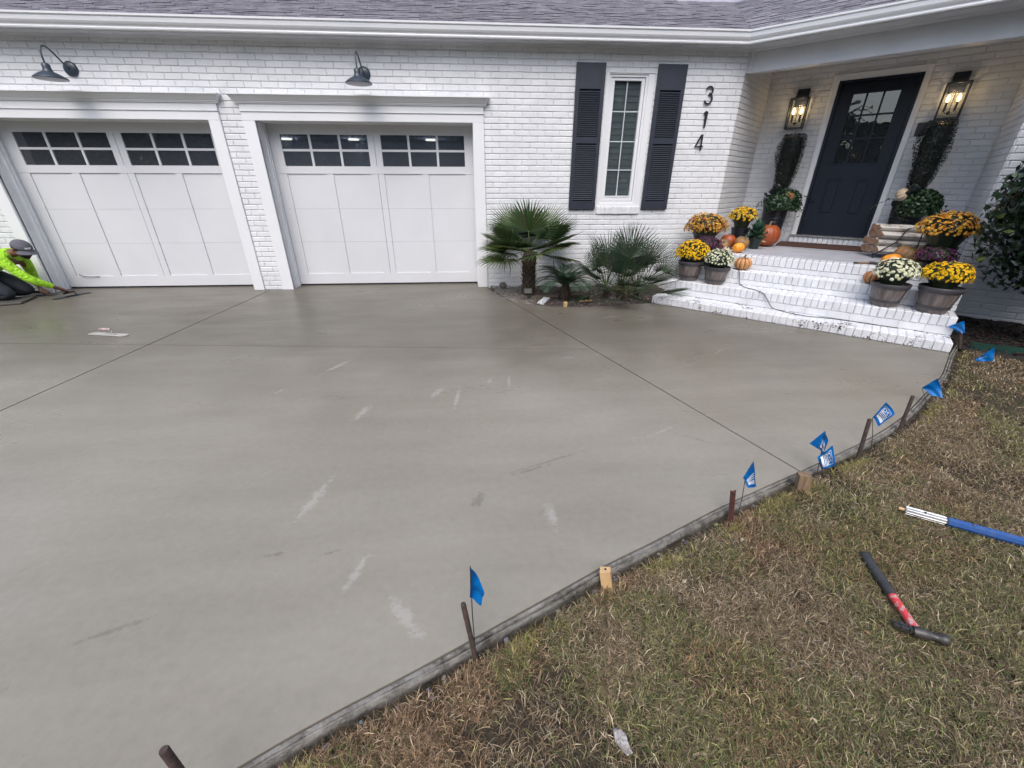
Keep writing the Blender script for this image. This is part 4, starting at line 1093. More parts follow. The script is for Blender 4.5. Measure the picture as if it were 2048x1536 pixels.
# clods of soil and mortar in the gap
def clods(name, n, fn, r0, r1, cols, label=None, cat=None, parent=None, seed=1):
    rs = random.Random(seed); mb = MB()
    for _ in range(n):
        p, rr = fn(rs), rs.uniform(r0, r1) * (0.6 + 0.4 * rs.random()); c = rs.choice(cols); c = tuple(x * rs.uniform(.7, 1.25) for x in c)
        q = Matrix.Translation(p) @ Matrix.Rotation(rs.uniform(0, 6.3), 4, 'Z') @ Matrix.Rotation(rs.uniform(-.6, .6), 4, 'X')
        vs = [(1, 0, 0), (.3, .9, .1), (-.8, .55, 0), (-.75, -.6, .1), (.35, -.95, 0), (.1, .1, .75), (.0, 0, -.6)]
        vs = [q @ Vector((a * rr * rs.uniform(.7, 1.2), b * rr * rs.uniform(.6, 1.1), c_2 * rr * rs.uniform(.6, 1.1))) for a, b, c_2 in vs]
        mb.add(vs, [(0, 1, 5), (1, 2, 5), (2, 3, 5), (3, 4, 5), (4, 0, 5), (1, 0, 6), (2, 1, 6), (3, 2, 6), (4, 3, 6), (0, 4, 6)], c)
    o = mb.build(name, 'chips', parent, fixn=False); tag(o, label, cat, kind='stuff'); return o
def along_edge(rs):
    i = rs.randrange(20, len(EC) - 30); p, q = EC[i], EC[i + 1]; t_ = (q - p).normalized(); n_ = Vector((-t_.y, t_.x, 0)) * SIDE
    d_ = rs.gauss(0.062, 0.012); r_ = p + n_ * d_; return Vector((r_.x, r_.y, -0.062 + rs.random() * .03))
clods('soil_clods', 4200, along_edge, 0.004, 0.016, [(0.03, 0.025, 0.02), (0.05, 0.04, 0.03), (0.10, 0.09, 0.08), (0.20, 0.19, 0.18)], seed=4)
clods('bed_litter', 2600, lambda rs: (lambda x_: Vector((x_, rs.uniform(float(np.interp(x_, bed[::-1, 0], bed[::-1, 1])) + .02, -0.02), -0.005 + rs.random() * .03)))(rs.uniform(0.1, 2.3)), 0.004, 0.014,
      [(0.05, 0.04, 0.03), (0.10, 0.08, 0.065), (0.16, 0.145, 0.13), (0.28, 0.26, 0.24)], seed=6)
clods('mulch_chips', 2600, lambda rs: W(rs.uniform(5.30, 8.5), rs.uniform(0.95, 2.34), 0.012 + rs.random() * .012), 0.008, 0.028, [(0.03, 0.022, 0.018), (0.045, 0.032, 0.025), (0.018, 0.014, 0.012)], seed=8)

# ================================================================== GRASS
def blades(P, L, lean, width, colr, zf, seed, segs=2):
    r_ = np.random.default_rng(seed); n = len(P)
    az = r_.uniform(0, 2 * PI, n); dirx, diry = np.cos(az), np.sin(az)
    curl = r_.normal(0, 0.35, n); az2 = az + curl
    side = np.stack([-diry, dirx], 1)
    base = np.column_stack([P, zf])
    hor1 = L * np.sin(lean * 0.7) * 0.5; ver1 = L * np.cos(lean * 0.7) * 0.5
    hor2 = L * np.sin(np.minimum(lean * 1.35, 1.75)) * 0.5; ver2 = L * np.cos(np.minimum(lean * 1.35, 1.75)) * 0.5
    m1 = base + np.column_stack([dirx * hor1, diry * hor1, ver1])
    tp = m1 + np.column_stack([np.cos(az2) * hor2, np.sin(az2) * hor2, ver2])
    w3 = np.column_stack([side * (width / 2)[:, None], np.zeros(n)])
    V = np.concatenate([base - w3, base + w3, m1 + w3 * .8, m1 - w3 * .8, tp], 0)
    i = np.arange(n); F = np.concatenate([np.stack([i, i + n, i + 2 * n], 1), np.stack([i, i + 2 * n, i + 3 * n], 1), np.stack([i + 3 * n, i + 2 * n, i + 4 * n], 1)], 0)
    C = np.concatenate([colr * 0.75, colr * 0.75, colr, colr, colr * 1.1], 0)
    return V, F, C
def scatter(n, xr, yr, seed, dens):
    r_ = np.random.default_rng(seed)
    P = np.column_stack([r_.uniform(*xr, n), r_.uniform(*yr, n)])
    return P[r_.random(n) < dens(P)]
def visible(P, z=-0.03, m=60):
    d = np.column_stack([P, np.full(len(P), z)]) - np.array(CAM[:])
    x_ = d @ np.array(X[:]); y_ = d @ np.array(Y[:]); z_ = -(d @ np.array(Z[:]))
    ok = z_ > 0.3; px = 1024 + 819.5 * x_ / np.where(ok, z_, 1); py = 768 - 819.5 * y_ / np.where(ok, z_, 1)
    return ok & (px > -m) & (px < 2048 + m) & (py < 1536 + m * 2), z_
def palette(P, seed):
    r_ = np.random.default_rng(seed); n = len(P)
    pats = hnoise(P, 1.3, 4, 21) * .65 + hnoise(P, 5.0, 2, 23) * .35; g = hnoise(P, 3.0, 3, 29)
    straw = np.array([[0.31, 0.245, 0.150], [0.23, 0.172, 0.100], [0.16, 0.110, 0.062], [0.40, 0.33, 0.225], [0.12, 0.085, 0.052], [0.21, 0.148, 0.092]])
    green = np.array([[0.14, 0.155, 0.055], [0.09, 0.115, 0.04], [0.20, 0.20, 0.075], [0.06, 0.085, 0.03], [0.27, 0.26, 0.10]])
    pg = np.clip((pats - 0.47) / 0.24, 0.04, 0.42) * np.where(g > .62, 1.25, 1)
    isg = r_.random(n) < pg
    C = np.where(isg[:, None], green[r_.integers(0, len(green), n)], straw[r_.integers(0, len(straw), n)])
    red = hnoise(P, 2.0, 3, 41) > .60
    C = np.where((red & ~isg)[:, None], C * np.array([1.0, .90, .86]), C)
    return C * 1.40 * (r_.uniform(0.28, 1.0, n) + (r_.random(n) < .12) * .70)[:, None], isg
Vs, Fs, Cs = [], [], []; off_ = 0
for seed, n, xr, yr, lr in ((101, 1500000, (-1.8, 3.6), (-6.6, -3.3), (0.016, 0.052)), (102, 520000, (2.0, 7.5), (-5.2, -1.2), (0.018, 0.050))):
    P = scatter(n, xr, yr, seed, lambda P: np.ones(len(P)))
    vis, zc = visible(P); P = P[vis]; zc = zc[vis]
    keep = np.random.default_rng(seed).random(len(P)) < np.clip(1.25 / np.maximum(zc, .8) ** 0.9, 0.12, 1) * (0.9 if seed == 101 else 1)
    P = P[keep]; zc = zc[keep]; d = edge_dist(P)
    r_ = np.random.default_rng(seed + 5)
    inm = ((P @ np.array([Uv.x, Uv.y])) > 5.25) & ((P @ np.array([Vv.x, Vv.y])) > 0.86)
    ok = (d > 0.060 + r_.exponential(0.020, len(P))) & (P[:, 0] < 9) & ~inm
    bare = hnoise(P, 2.4, 3, 55) > 0.66; bare2 = hnoise(P, 11, 2, 57) > .72
    ok &= ~(bare & (r_.random(len(P)) < .70)) & ~(bare2 & (r_.random(len(P)) < .6)); P = P[ok]; d = d[ok]; zc = zc[ok]; n = len(P)
    C, isg = palette(P, seed + 9)
    edgeg = (d < 0.13) & (hnoise(P, 5, 2, 71) > .55) & (r_.random(n) < .45); C = np.where(edgeg[:, None], np.array([[0.30, 0.27, 0.085]]) * r_.uniform(.5, 1.2, n)[:, None], C)
    L = r_.uniform(*lr, n) * np.where(edgeg, 1.25, 1.0); lean = np.clip(r_.normal(1.28, .28, n), .35, 1.62) * np.where(isg, .85, 1.0)
    wd = (.0012 + r_.random(n) ** 2 * .0030) * np.clip(zc / 2.0, .85, 2.4)
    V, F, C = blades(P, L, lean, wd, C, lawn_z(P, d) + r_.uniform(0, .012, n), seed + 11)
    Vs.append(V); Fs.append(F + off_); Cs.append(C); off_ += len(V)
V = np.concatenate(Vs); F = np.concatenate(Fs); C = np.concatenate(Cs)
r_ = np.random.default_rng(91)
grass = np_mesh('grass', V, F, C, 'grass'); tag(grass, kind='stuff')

# small fallen leaves and dead bits caught in the turf
rs = random.Random(61); mb = MB()
for _ in range(170):
    x_, y_ = rs.uniform(-.6, 4.8), rs.uniform(-6.2, -3.2)
    if edge_dist(np.array([[x_, y_]]))[0] < .12: continue
    z_ = float(lawn_z(np.array([[x_, y_]]))[0]) + .014 + rs.random() * .008; a = rs.uniform(0, 6.3); L = rs.uniform(.006, .019); wq = L * rs.uniform(.25, .55); c = rs.choice([(0.30, 0.17, 0.08), (0.42, 0.33, 0.20), (0.16, 0.09, 0.05), (0.50, 0.45, 0.34)])
    dx_, dy_ = math.cos(a) * L, math.sin(a) * L; ex, ey = -math.sin(a) * wq, math.cos(a) * wq
    mb.add([(x_ - dx_, y_ - dy_, z_), (x_ + ex, y_ + ey, z_ + rs.uniform(0, .006)), (x_ + dx_, y_ + dy_, z_ + rs.uniform(-.002, .008)), (x_ - ex, y_ - ey, z_ + rs.uniform(0, .006))], [(0, 1, 2), (0, 2, 3)], c)
o = mb.build('leaf_litter', 'chips', None, fixn=False); tag(o, kind='stuff')

# ================================================================== PLANTS
def leafcloud(P, N, size, colr, seed, aspect=0.5, jitter=0.6, fold=0.15):
    """diamond leaves (2 quads folded) at P with normals N"""
    r_ = np.random.default_rng(seed); n = len(P)
    N = N + r_.normal(0, jitter, (n, 3)); N /= np.linalg.norm(N, axis=1)[:, None]
    T = r_.normal(0, 1, (n, 3)); T -= (T * N).sum(1)[:, None] * N; T /= np.linalg.norm(T, axis=1)[:, None]
    B = np.cross(N, T); s_ = size[:, None]
    V = np.concatenate([P - T * s_ * .5, P + B * s_ * aspect * .5 - N * s_ * fold * -.5 + T * s_ * .02, P + T * s_ * .5, P - B * s_ * aspect * .5 + N * s_ * fold * .5 + T * s_ * .02,
                        P - T * s_ * .12 - N * s_ * fold * .3], 0)
    i = np.arange(n); F = np.concatenate([np.stack([i, i + n, i + 4 * n], 1), np.stack([i + n, i + 2 * n, i + 4 * n], 1), np.stack([i + 2 * n, i + 3 * n, i + 4 * n], 1), np.stack([i + 3 * n, i, i + 4 * n], 1)], 0)
    return V, F, np.concatenate([colr * .9, colr, colr, colr, colr * .8], 0)

def fan_frond_mesh(seed, pet, blade, nseg=34, spread=R(290), wseg=0.020, droop=0.25, col_a=(0.035, 0.075, 0.030), col_b=(0.075, 0.115, 0.035), split=0.45, cup=0.25, stiff=False):
    rs = random.Random(seed); mb = MB()
    # petiole bows slightly
    pts = [(pet * t_, 0, 0.05 * pet * math.sin(PI * t_) - 0.04 * t_ * t_) for t_ in (0, .25, .5, .75, 1)]
    for a, b in zip(pts[:-1], pts[1:]): mb.obox(a, b, .010, .006, c=(0.09, 0.12, 0.035))
    hz = pts[-1][2]
    for i in range(nseg):
        a = -spread / 2 + spread * (i + .5) / nseg + rs.uniform(-.02, .02)
        edge = abs(a) / (spread / 2); L = blade * (1 - 0.30 * edge ** 2) * rs.uniform(.93, 1.05)
        d = Vector((math.cos(a), math.sin(a), 0)); sd_ = Vector((-d.y, d.x, 0)); c = [x_ + (y_ - x_) * rs.random() for x_, y_ in zip(col_a, col_b)]
        prev = None; vs = []; fs = []
        tips = rs.random()
        for k, t_ in enumerate((0.03, split, 0.8, 1.0)):
            half = (t_ * spread / nseg * blade * .55 if t_ <= split else wseg * .5 * (1.25 - t_) * 1.3)
            half = min(half, wseg * .62) if t_ > .03 else .002
            z_ = hz + cup * L * math.sin(t_ * 1.3) * .35 - droop * L * (max(0, t_ - .45) ** 2) * (1.4 + 2.0 * tips if not stiff else .4)
            o = Vector((pet, 0, 0)) + d * L * t_ ; o.z = z_
            if t_ == 1.0: half = .0008
            vs += [o - sd_ * half + Vector((0, 0, .35 * half)), o - Vector((0, 0, .45 * half)), o + sd_ * half + Vector((0, 0, .35 * half))]
            if k: b_ = (k - 1) * 3; fs += [(b_, b_ + 1, b_ + 4, b_ + 3), (b_ + 1, b_ + 2, b_ + 5, b_ + 4)]
        mb.add(vs, fs, tuple(c))
    me = mb.mesh('frond'); me.materials.append(M['leaf']); return me

def place_frond(me, root, base, az, el, roll, sc, name='frond'):
    o = bpy.data.objects.new(name, me); col.objects.link(o); o.parent = root
    o.matrix_basis = Matrix.Translation(base) @ Matrix.Rotation(az, 4, 'Z') @ Matrix.Rotation(-el, 4, 'Y') @ Matrix.Rotation(roll, 4, 'X') @ Matrix.Scale(sc, 4)
    return o

# windmill palm on its fibrous trunk
palm = empty('windmill_palm', (0.645, -0.46, -0.01)); tag(palm, 'fan palm with a fibrous brown trunk beside the garage trim', 'palm')
mb = MB(); prof = [(0.100, 0.0), (0.092, 0.1), (0.088, 0.25), (0.092, 0.40), (0.098, 0.50), (0.072, 0.58), (0.02, 0.62)]
mb.lathe(prof, 22); mb.v = [(a + rng.normal(0, .004), b + rng.normal(0, .004), c) for a, b, c in mb.v]; mb.build('trunk', 'trunk', palm, smooth=True)
mb = MB(); rs = random.Random(9)
for i in range(110):
    z_ = 0.03 + 0.52 * (i / 110); a = i * 2.4; r_ = .090; L = rs.uniform(.03, .085)
    p = Vector((math.cos(a) * r_, math.sin(a) * r_, z_)); q = p + Vector((math.cos(a) * L * .45, math.sin(a) * L * .45, L * .85)); mb.obox(p, q, rs.uniform(.010, .022), .004, upv=(math.cos(a), math.sin(a), 0))
o = mb.build('leaf_base', 'boot', palm); tag(o, kind='stuff')
pf = [fan_frond_mesh(k, .36, .44, 34, R(235), .022, .08, split=.55, stiff=True) for k in (1, 2)] + [fan_frond_mesh(5, .36, .42, 32, R(240), .024, .16, split=.50, col_a=(0.05, 0.085, 0.025), col_b=(0.14, 0.16, 0.05))]
rs = random.Random(12)
lay = [(90, 66), (145, 50), (35, 50), (-90, 56), (-20, 34), (200, 36), (60, 34), (120, 34), (165, 20), (12, 20), (-50, 22), (-130, 22), (188, 6), (-5, 10), (-75, 8), (-115, 12), (202, -6), (-25, -4)]
for i, (a, e) in enumerate(lay):
    me = pf[2] if e < 13 else pf[i % 2]
    place_frond(me, palm, Vector((0, 0, .59)), R(a + rs.uniform(-8, 8)), R(e + rs.uniform(-4, 4)), R(rs.uniform(-22, 22)), rs.uniform(.90, 1.04))
for a in (175, 215, -30):   # dead hanging leaf strips
    mb = MB(); p = Vector((math.cos(R(a)) * .36, math.sin(R(a)) * .36, .50)); mb.tube([p, p + Vector((.02, 0, -.10)), p + Vector((.01, 0, -.22))], [.004, .006, .001], 4, c=(0.07, 0.065, 0.03)); mb.build('dead_leaf', 'leaf', palm)

# sago palm, pinnate
def pinnate(seed, L, arch, leafl, ca, cb, n=30):
    rs = random.Random(seed); mb = MB(); pts = []
    for k in range(9):
        t_ = k / 8; ang = R(70) - arch * t_
        pts.append((pts[-1] + Vector((math.cos(ang), 0, math.sin(ang))) * L / 8) if pts else Vector((0, 0, 0)))
    mb.tube(pts, [.007 * (1 - .8 * k / 8) + .001 for k in range(9)], 5, c=(0.06, 0.07, 0.025))
    for i in range(n):
        t_ = .16 + .84 * (i + .5) / n; k = min(int(t_ * 8), 7); f = t_ * 8 - k; p = pts[k].lerp(pts[k + 1], f); d = (pts[k + 1] - pts[k]).normalized()
        ll = leafl * math.sin(PI * (0.12 + .82 * t_)) ** .7
        for sg in (-1, 1):
            dirv = (Vector((0, sg, 0)) * .85 + d * .55 + Vector((0, 0, .22))).normalized(); e = p + dirv * ll + Vector((0, 0, -.10 * ll)); c = tuple(x_ + (y_ - x_) * rs.random() for x_, y_ in zip(ca, cb))
            wv = d * .0045; m_ = p.lerp(e, .5) + Vector((0, 0, .004)); mb.add([p - wv, p + wv, m_ + wv, m_ - wv, e], [(0, 1, 2, 3), (3, 2, 4)], c)
    me = mb.mesh('frond'); me.materials.append(M['leaf']); return me
sago = empty('sago_palm', (1.10, -0.87, -0.01)); tag(sago, 'low dark sago palm with feather fronds between the two fan palms', 'sago palm')
mb = MB(); mb.lathe([(0.06, 0), (0.075, .06), (0.07, .14), (0.045, .20), (0.01, .22)], 14); mb.v = [(a + rng.normal(0, .006), b + rng.normal(0, .006), c) for a, b, c in mb.v]; mb.build('trunk', 'trunk', sago)
pm = [pinnate(k, .50, R(95), .13, (0.018, 0.045, 0.028), (0.035, 0.075, 0.042)) for k in range(3)]
for i in range(26):
    lay_ = i % 2; place_frond(pm[i % 3], sago, Vector((0, 0, .17)), R(i * 137.5), R(-6 + 30 * lay_ - rs.uniform(0, 12)), R(rs.uniform(-10, 10)), rs.uniform(.85, 1.12))

# European fan palm clump
efp = empty('european_fan_palm', (1.88, -0.84, -0.01)); tag(efp, 'bushy fan palm clump with stiff narrow leaves left of the porch steps', 'fan palm')
ef = [fan_frond_mesh(20 + k, .42, .38, 22, R(150), .0125, .06, (0.024, 0.050, 0.030), (0.060, 0.090, 0.045), .16, .12, True) for k in range(3)]
ef.append(fan_frond_mesh(29, .34, .32, 22, R(170), .018, .4, (0.05, 0.085, 0.04), (0.10, 0.14, 0.06), .35, .1, False))
stems = [(0, 0, 0, 1), (.24, .05, 0, .8), (-.20, .03, 0, .75), (.05, -.10, 0, .8)]
cnt = 0
for (sx_, sy_, sz_, sc) in stems:
    mb = MB(); mb.lathe([(.05 * sc, 0), (.055 * sc, .10), (.03, .16 * sc + .02)], 10); mb.v = [(a + sx_, b + sy_, c) for a, b, c in mb.v]; mb.build('stem', 'trunk', efp)
    for i in range(19 if sc == 1 else 13):
        a = i * 137.5 + sx_ * 500; e = (84 - i * (5.0 if sc == 1 else 6.2)) + rs.uniform(-6, 6); me = ef[3] if e < 8 else ef[i % 3]
        dirx_ = math.cos(R(a)); back = math.sin(R(a)) > .35 and e < 50
        place_frond(me, efp, Vector((sx_, sy_, .10 * sc)), R(a), R(max(e, -8) if not back else 62), R(rs.uniform(-25, 25)), (rs.uniform(1.0, 1.26) if sc == 1 else rs.uniform(.85, 1.08)) * (.9 if back else 1)); cnt += 1

# ---- mums in pots
def bloom_dome(root, c, rx, rz, n, bs, cols, ccols, seed, under=(0.018, 0.030, 0.014), lo=-0.28, tilt=0.0, poth=None):
    rs = random.Random(seed); mb = MB(); cx, cy, cz = c
    V, N_ = [], []
    ga = PI * (3 - 5 ** .5)
    tot = int(n / (1 - (lo + 1) / 2)) if False else n
    for i in range(n):
        zc = 1 - (1 - lo) * (i + .5) / n; rr = math.sqrt(max(0, 1 - zc * zc)); a = i * ga
        nn = Vector((math.cos(a) * rr, math.sin(a) * rr, zc)) + Vector((rs.gauss(0, .07), rs.gauss(0, .07), rs.gauss(0, .07))); nn.normalize()
        if rs.random() < .10: continue
        k = rs.uniform(.88, 1.05) * (1 + .13 * noise.noise(nn * 2.3 + Vector((seed * 3.1, 0, 0)))); p = Vector((cx + nn.x * rx * k, cy + nn.y * rx * k, cz + nn.z * rz * k)); sz = bs * (rs.uniform(.62, 1.2) if rs.random() > .12 else .38)
        no = (Vector((nn.x / rx, nn.y / rx, nn.z / rz)).normalized() + Vector((rs.gauss(0, .28), rs.gauss(0, .28), .25 + rs.gauss(0, .2)))).normalized()
        q = no.to_track_quat('Z', 'Y').to_matrix(); c1 = rs.choice(cols); k1 = rs.uniform(.82, 1.12); c1 = tuple(min(.95, x_ * k1) for x_ in c1)
        vs = [p + q @ Vector((0, 0, sz * .30))]; pet = 9; a0 = rs.random() * 6
        for j in range(pet * 2):
            r_ = sz * (1.0 if j % 2 == 0 else .66); vs.append(p + q @ Vector((math.cos(a0 + j * PI / pet) * r_, math.sin(a0 + j * PI / pet) * r_, sz * (.05 if j % 2 == 0 else -.10))))
        mb.add(vs, [(0, 1 + j, 1 + (j + 1) % (pet * 2)) for j in range(pet * 2)], c1)
        mb.c[-(pet * 2 + 1)] = rs.choice(ccols)
    o = mb.build('blossoms', 'petal', root, fixn=False); tag(o, kind='stuff')
    m2 = 700; r2 = np.random.default_rng(seed); d = r2.normal(0, 1, (m2, 3)); d /= np.linalg.norm(d, axis=1)[:, None]; d[:, 2] = np.where(d[:, 2] < -.55, -d[:, 2], d[:, 2])
    P = np.array([cx, cy, cz]) + d * np.array([rx, rx, rz]) * r2.uniform(.74, 1.02, (m2, 1)); Cc = np.array([under]) * r2.uniform(.6, 2.4, (m2, 1))
    if poth is not None:
        low = P[:, 2] < cz; kz = (cz - poth + .01) / rz; P[low, 2] = cz + (P[low, 2] - cz) * kz; P[low, :2] *= (1 - .35 * np.clip((cz - P[low, 2]) / (cz - poth), 0, 1))[:, None]
    V, F, C = leafcloud(P, d, r2.uniform(.018, .034, m2), Cc, seed, .6); o = np_mesh('leaves', V, F, C, 'leaf', root); tag(o, kind='stuff')
    mb = MB(); mb.lathe([(rx * .45, min(cz - rz * .8, (poth or 9) - .02)), (rx * .62, cz - rz * .55), (rx * .82, cz), (rx * .72, cz + rz * .45), (rx * .3, cz + rz * .80), (.002, cz + rz * .86)], 16, c=under); mb.v = [(a + cx, b + cy, c_3) for a, b, c_3 in mb.v]
    mb.build('leaf_core', 'leaf', root)

def barrel_pot(root, r1, r0, h):
    """r1 rim radius, r0 base radius"""
    mb = MB(); lerp = lambda t_: r0 + (r1 - r0) * (t_ ** .8)
    mb.lathe([(r0 - .012, 0), (r0, .004), (lerp(.3), h * .3), (lerp(.6), h * .6), (lerp(.86), h * .86), (lerp(.86) - .004, h * .87), (lerp(.86) - .01, h * .80)], 40); mb.build('pot_body', 'barrel', root, smooth=True)
    mb = MB(); b = .004
    mb.lathe([(lerp(.20) + .001, h * .185), (lerp(.20) + b, h * .19), (lerp(.30) + b, h * .30), (lerp(.30) + .001, h * .305)], 40); mb.build('hoop', 'hoop', root, smooth=True)
    mb = MB(); mb.lathe([(lerp(.86), h * .80), (r1 + .002, h * .83), (r1 + .007, h * .985), (r1 + .004, h), (r1 - .008, h), (r1 - .012, h * .93), (.002, h * .93)], 40); mb.build('rim', 'hoop', root, smooth=True)

YEL = [(0.90, 0.58, 0.010), (0.95, 0.66, 0.02), (0.85, 0.50, 0.01)]; YC = [(0.62, 0.34, 0.0), (0.75, 0.44, 0.01)]
GOLD = [(0.62, 0.31, 0.045), (0.72, 0.42, 0.07), (0.45, 0.19, 0.03), (0.80, 0.56, 0.12), (0.36, 0.14, 0.03)]; GC = [(0.35, 0.14, 0.02), (0.60, 0.30, 0.04)]
WHT = [(0.78, 0.80, 0.66), (0.84, 0.84, 0.74), (0.70, 0.74, 0.55)]; WC = [(0.62, 0.62, 0.22), (0.72, 0.72, 0.45)]
PUR = [(0.15, 0.022, 0.105), (0.21, 0.035, 0.15), (0.10, 0.015, 0.07)]; PC = [(0.07, 0.01, 0.04)]
ORG = [(0.78, 0.34, 0.02), (0.85, 0.44, 0.03), (0.62, 0.22, 0.015), (0.80, 0.55, 0.06), (0.70, 0.30, 0.02)]; OC = [(0.85, 0.60, 0.15), (0.55, 0.20, 0.02)]
def mum(name, loc, pot, dome, cols, cc, label, seed, bs=.018, n=430, kind='barrel'):
    r = empty(name, W(*loc)[:]); tag(r, label, 'potted mum', 'potted chrysanthemums on the porch steps')
    if kind == 'barrel': barrel_pot(r, *pot)
    else:
        mb = MB(); r1, r0, h = pot; mb.lathe([(r0, 0), (r1, h * .95), (r1 + .004, h * .95), (r1 + .004, h), (r1 - .006, h), (r1 - .01, h * .9), (.002, h * .9)], 24); mb.build('pot', 'planter', r, smooth=True)
    rx, rz, cz = dome; bloom_dome(r, (0, 0, cz), rx, rz, n, bs, cols, cc, seed, poth=pot[2]); return r
mum('potted_mum', (2.67, 1.13, 0.272), (.150, .105, .245), (.205, .155, .345), YEL, YC, 'bright yellow mums in the barrel pot nearest the palms', 1, .0175, 430)
mum('potted_mum', (3.01, 1.11, 0.272), (.150, .105, .215), (.168, .125, .300), WHT, WC, 'white mums in a barrel pot left of the striped pumpkin', 2, .0145, 380)
mum('potted_mum', (2.60, 1.80, 0.595), (.14, .11, .16), (.270, .165, .30), GOLD, GC, 'bronze gold mums against the brick corner', 3, .0185, 620, 'p')
mum('potted_mum', (2.93, 2.36, 0.595), (.12, .09, .26), (.180, .125, .415), YEL[:1] + [(0.80, 0.50, 0.03), (0.70, 0.42, 0.02), (0.85, 0.70, 0.18)], YC, 'golden yellow mums on the porch beside the dark planter', 4, .0175, 380, 'p')
mum('potted_mum', (2.75, 1.40, 0.435), (.12, .09, .14), (.200, .12, .25), PUR, PC, 'purple mums under the bronze gold mums', 5, .0135, 420, 'p')
mum('potted_mum', (4.70, 1.12, 0.272), (.160, .105, .235), (.185, .135, .345), WHT, WC, 'white mums in a barrel pot by the firewood rack', 6, .0175, 330)
mum('potted_mum', (5.075, 1.10, 0.272), (.165, .110, .255), (.185, .120, .365), YEL, YC, 'yellow mums in the barrel pot at the right end of the steps', 7, .0185, 400)
mum('potted_mum', (5.04, 1.92, 0.595), (.14, .11, .22), (.255, .170, .40), ORG, OC, 'orange mums beside the dark shrub', 8, .0195, 520, 'p')
mum('potted_mum', (4.99, 1.52, 0.595), (.12, .10, .10), (.17, .09, .16), PUR, PC, 'purple mums half hidden behind the right yellow mums', 9, .0125, 300, 'p')

# ---- pumpkins and gourds
def pumpkin(name, loc, r, h, mat, label, ribs=10, stem=.04, tilt=(0, 0), stripes=False, cat='pumpkin', ribd=.16):
    o_ = empty(name, W(*loc)[:]); tag(o_, label, cat); n = ribs * 6
    mb = MB(Matrix.Translation((0, 0, h / 2)) @ Matrix.Rotation(tilt[0], 4, 'X') @ Matrix.Rotation(tilt[1], 4, 'Y') @ Matrix.Translation((0, 0, -h / 2)))
    prof = []
    for k in range(15):
        t_ = k / 14; a = -PI / 2 + PI * t_; rr = r * max(math.cos(a), 0.02) ** .80; zz_ = h / 2 + h / 2 * math.sin(a) * 1.0
        if t_ > .86: zz_ -= h * .05 * (t_ - .86) / .14 * 2
        prof.append((max(rr, .003), zz_))
    mb.lathe(prof, n, ribs, ribd); mb.build('pumpkin_body', mat, o_, smooth=True)
    if stripes:
        m2 = MB(mb.T)
        for k in range(ribs):
            a = 2 * PI * k / ribs
            pts = [Vector((math.cos(a) * p_[0] * (1 - ribd) * 1.004, math.sin(a) * p_[0] * (1 - ribd) * 1.004, p_[1])) for p_ in prof[2:14]]
            m2.tube(pts, [.003 + .0035 * math.sin(PI * i / 11) for i in range(12)], 5)
        m2.build('dark_stripe', simple('stripe_' + name, (0.16, 0.075, 0.03), (0.09, 0.05, 0.02), .5), o_, smooth=True)
    if stem:
        m2 = MB(mb.T); m2.tube([(0, 0, h * .90), (0.003, 0, h * .93 + stem * .5), (stem * .35, 0, h * .90 + stem)], [stem * .38, stem * .22, stem * .26], 7); m2.build('stem', 'stem', o_, smooth=True)
    return o_
pumpkin('pumpkin', (3.245, 2.68, .596), .168, .305, 'pumpkin', 'largest deep orange pumpkin standing by the door mat', 12, .065, ribd=.05)
pumpkin('pumpkin', (2.86, 2.05, .596), .105, .19, 'pumpkin', 'deep orange pumpkin half hidden below the gold mums', 10, .03, ribd=.06)
pumpkin('pumpkin', (3.085, 1.71, .596), .078, .120, 'pumpkin_bright', 'small bright orange pumpkin at the left edge of the porch floor', 9, 0, (R(-25), 0), ribd=.07)
pumpkin('pumpkin', (3.055, 2.00, .596), .098, .175, 'pumpkin_tan', 'tan and green pumpkin just behind the small bright one', 10, .04, (R(20), R(10)), ribd=.08)
pumpkin('pumpkin', (2.87, 1.78, .596), .085, .14, 'pumpkin_tan', 'greenish gourd lying beside the purple mums', 9, .03, (R(40), R(-20)), cat='gourd', ribd=.08)
pumpkin('pumpkin', (2.98, 1.50, .596), .05, .085, 'pumpkin_cream', 'small cream gourd behind the white mums on the left', 8, .03, (R(30), 0), cat='gourd')
pumpkin('pumpkin', (3.24, 1.385, .435), .105, .150, simple('striped_pumpkin_skin', (0.58, 0.30, 0.115), (0.44, 0.20, 0.07), .5, 9), 'striped tan pumpkin with a curled stem on the step', 10, .045, stripes=True, ribd=.15)
pumpkin('pumpkin', (4.545, 1.385, .435), .085, .135, simple('striped_pumpkin_skin2', (0.48, 0.22, 0.08), (0.36, 0.15, 0.05), .5, 9), 'striped orange pumpkin half hidden by the right white mums', 10, .03, stripes=True, ribd=.15)
pumpkin('pumpkin', (4.66, 1.72, .596), .090, .125, 'pumpkin_bright', 'bright orange pumpkin behind the right white mums', 9, 0, (R(-20), 0), ribd=.06)
pumpkin('pumpkin', (4.80, 2.03, .596), .125, .19, 'pumpkin_tan', 'mottled brown pumpkin below the firewood', 10, .04, (R(15), R(15)), ribd=.09)
pumpkin('pumpkin', (4.93, 2.14, .60), .055, .19, simple('red_gourd', (0.36, 0.09, 0.03), None, .5), 'slim red orange gourd between firewood and orange mums', 8, .03, cat='gourd', ribd=.1)

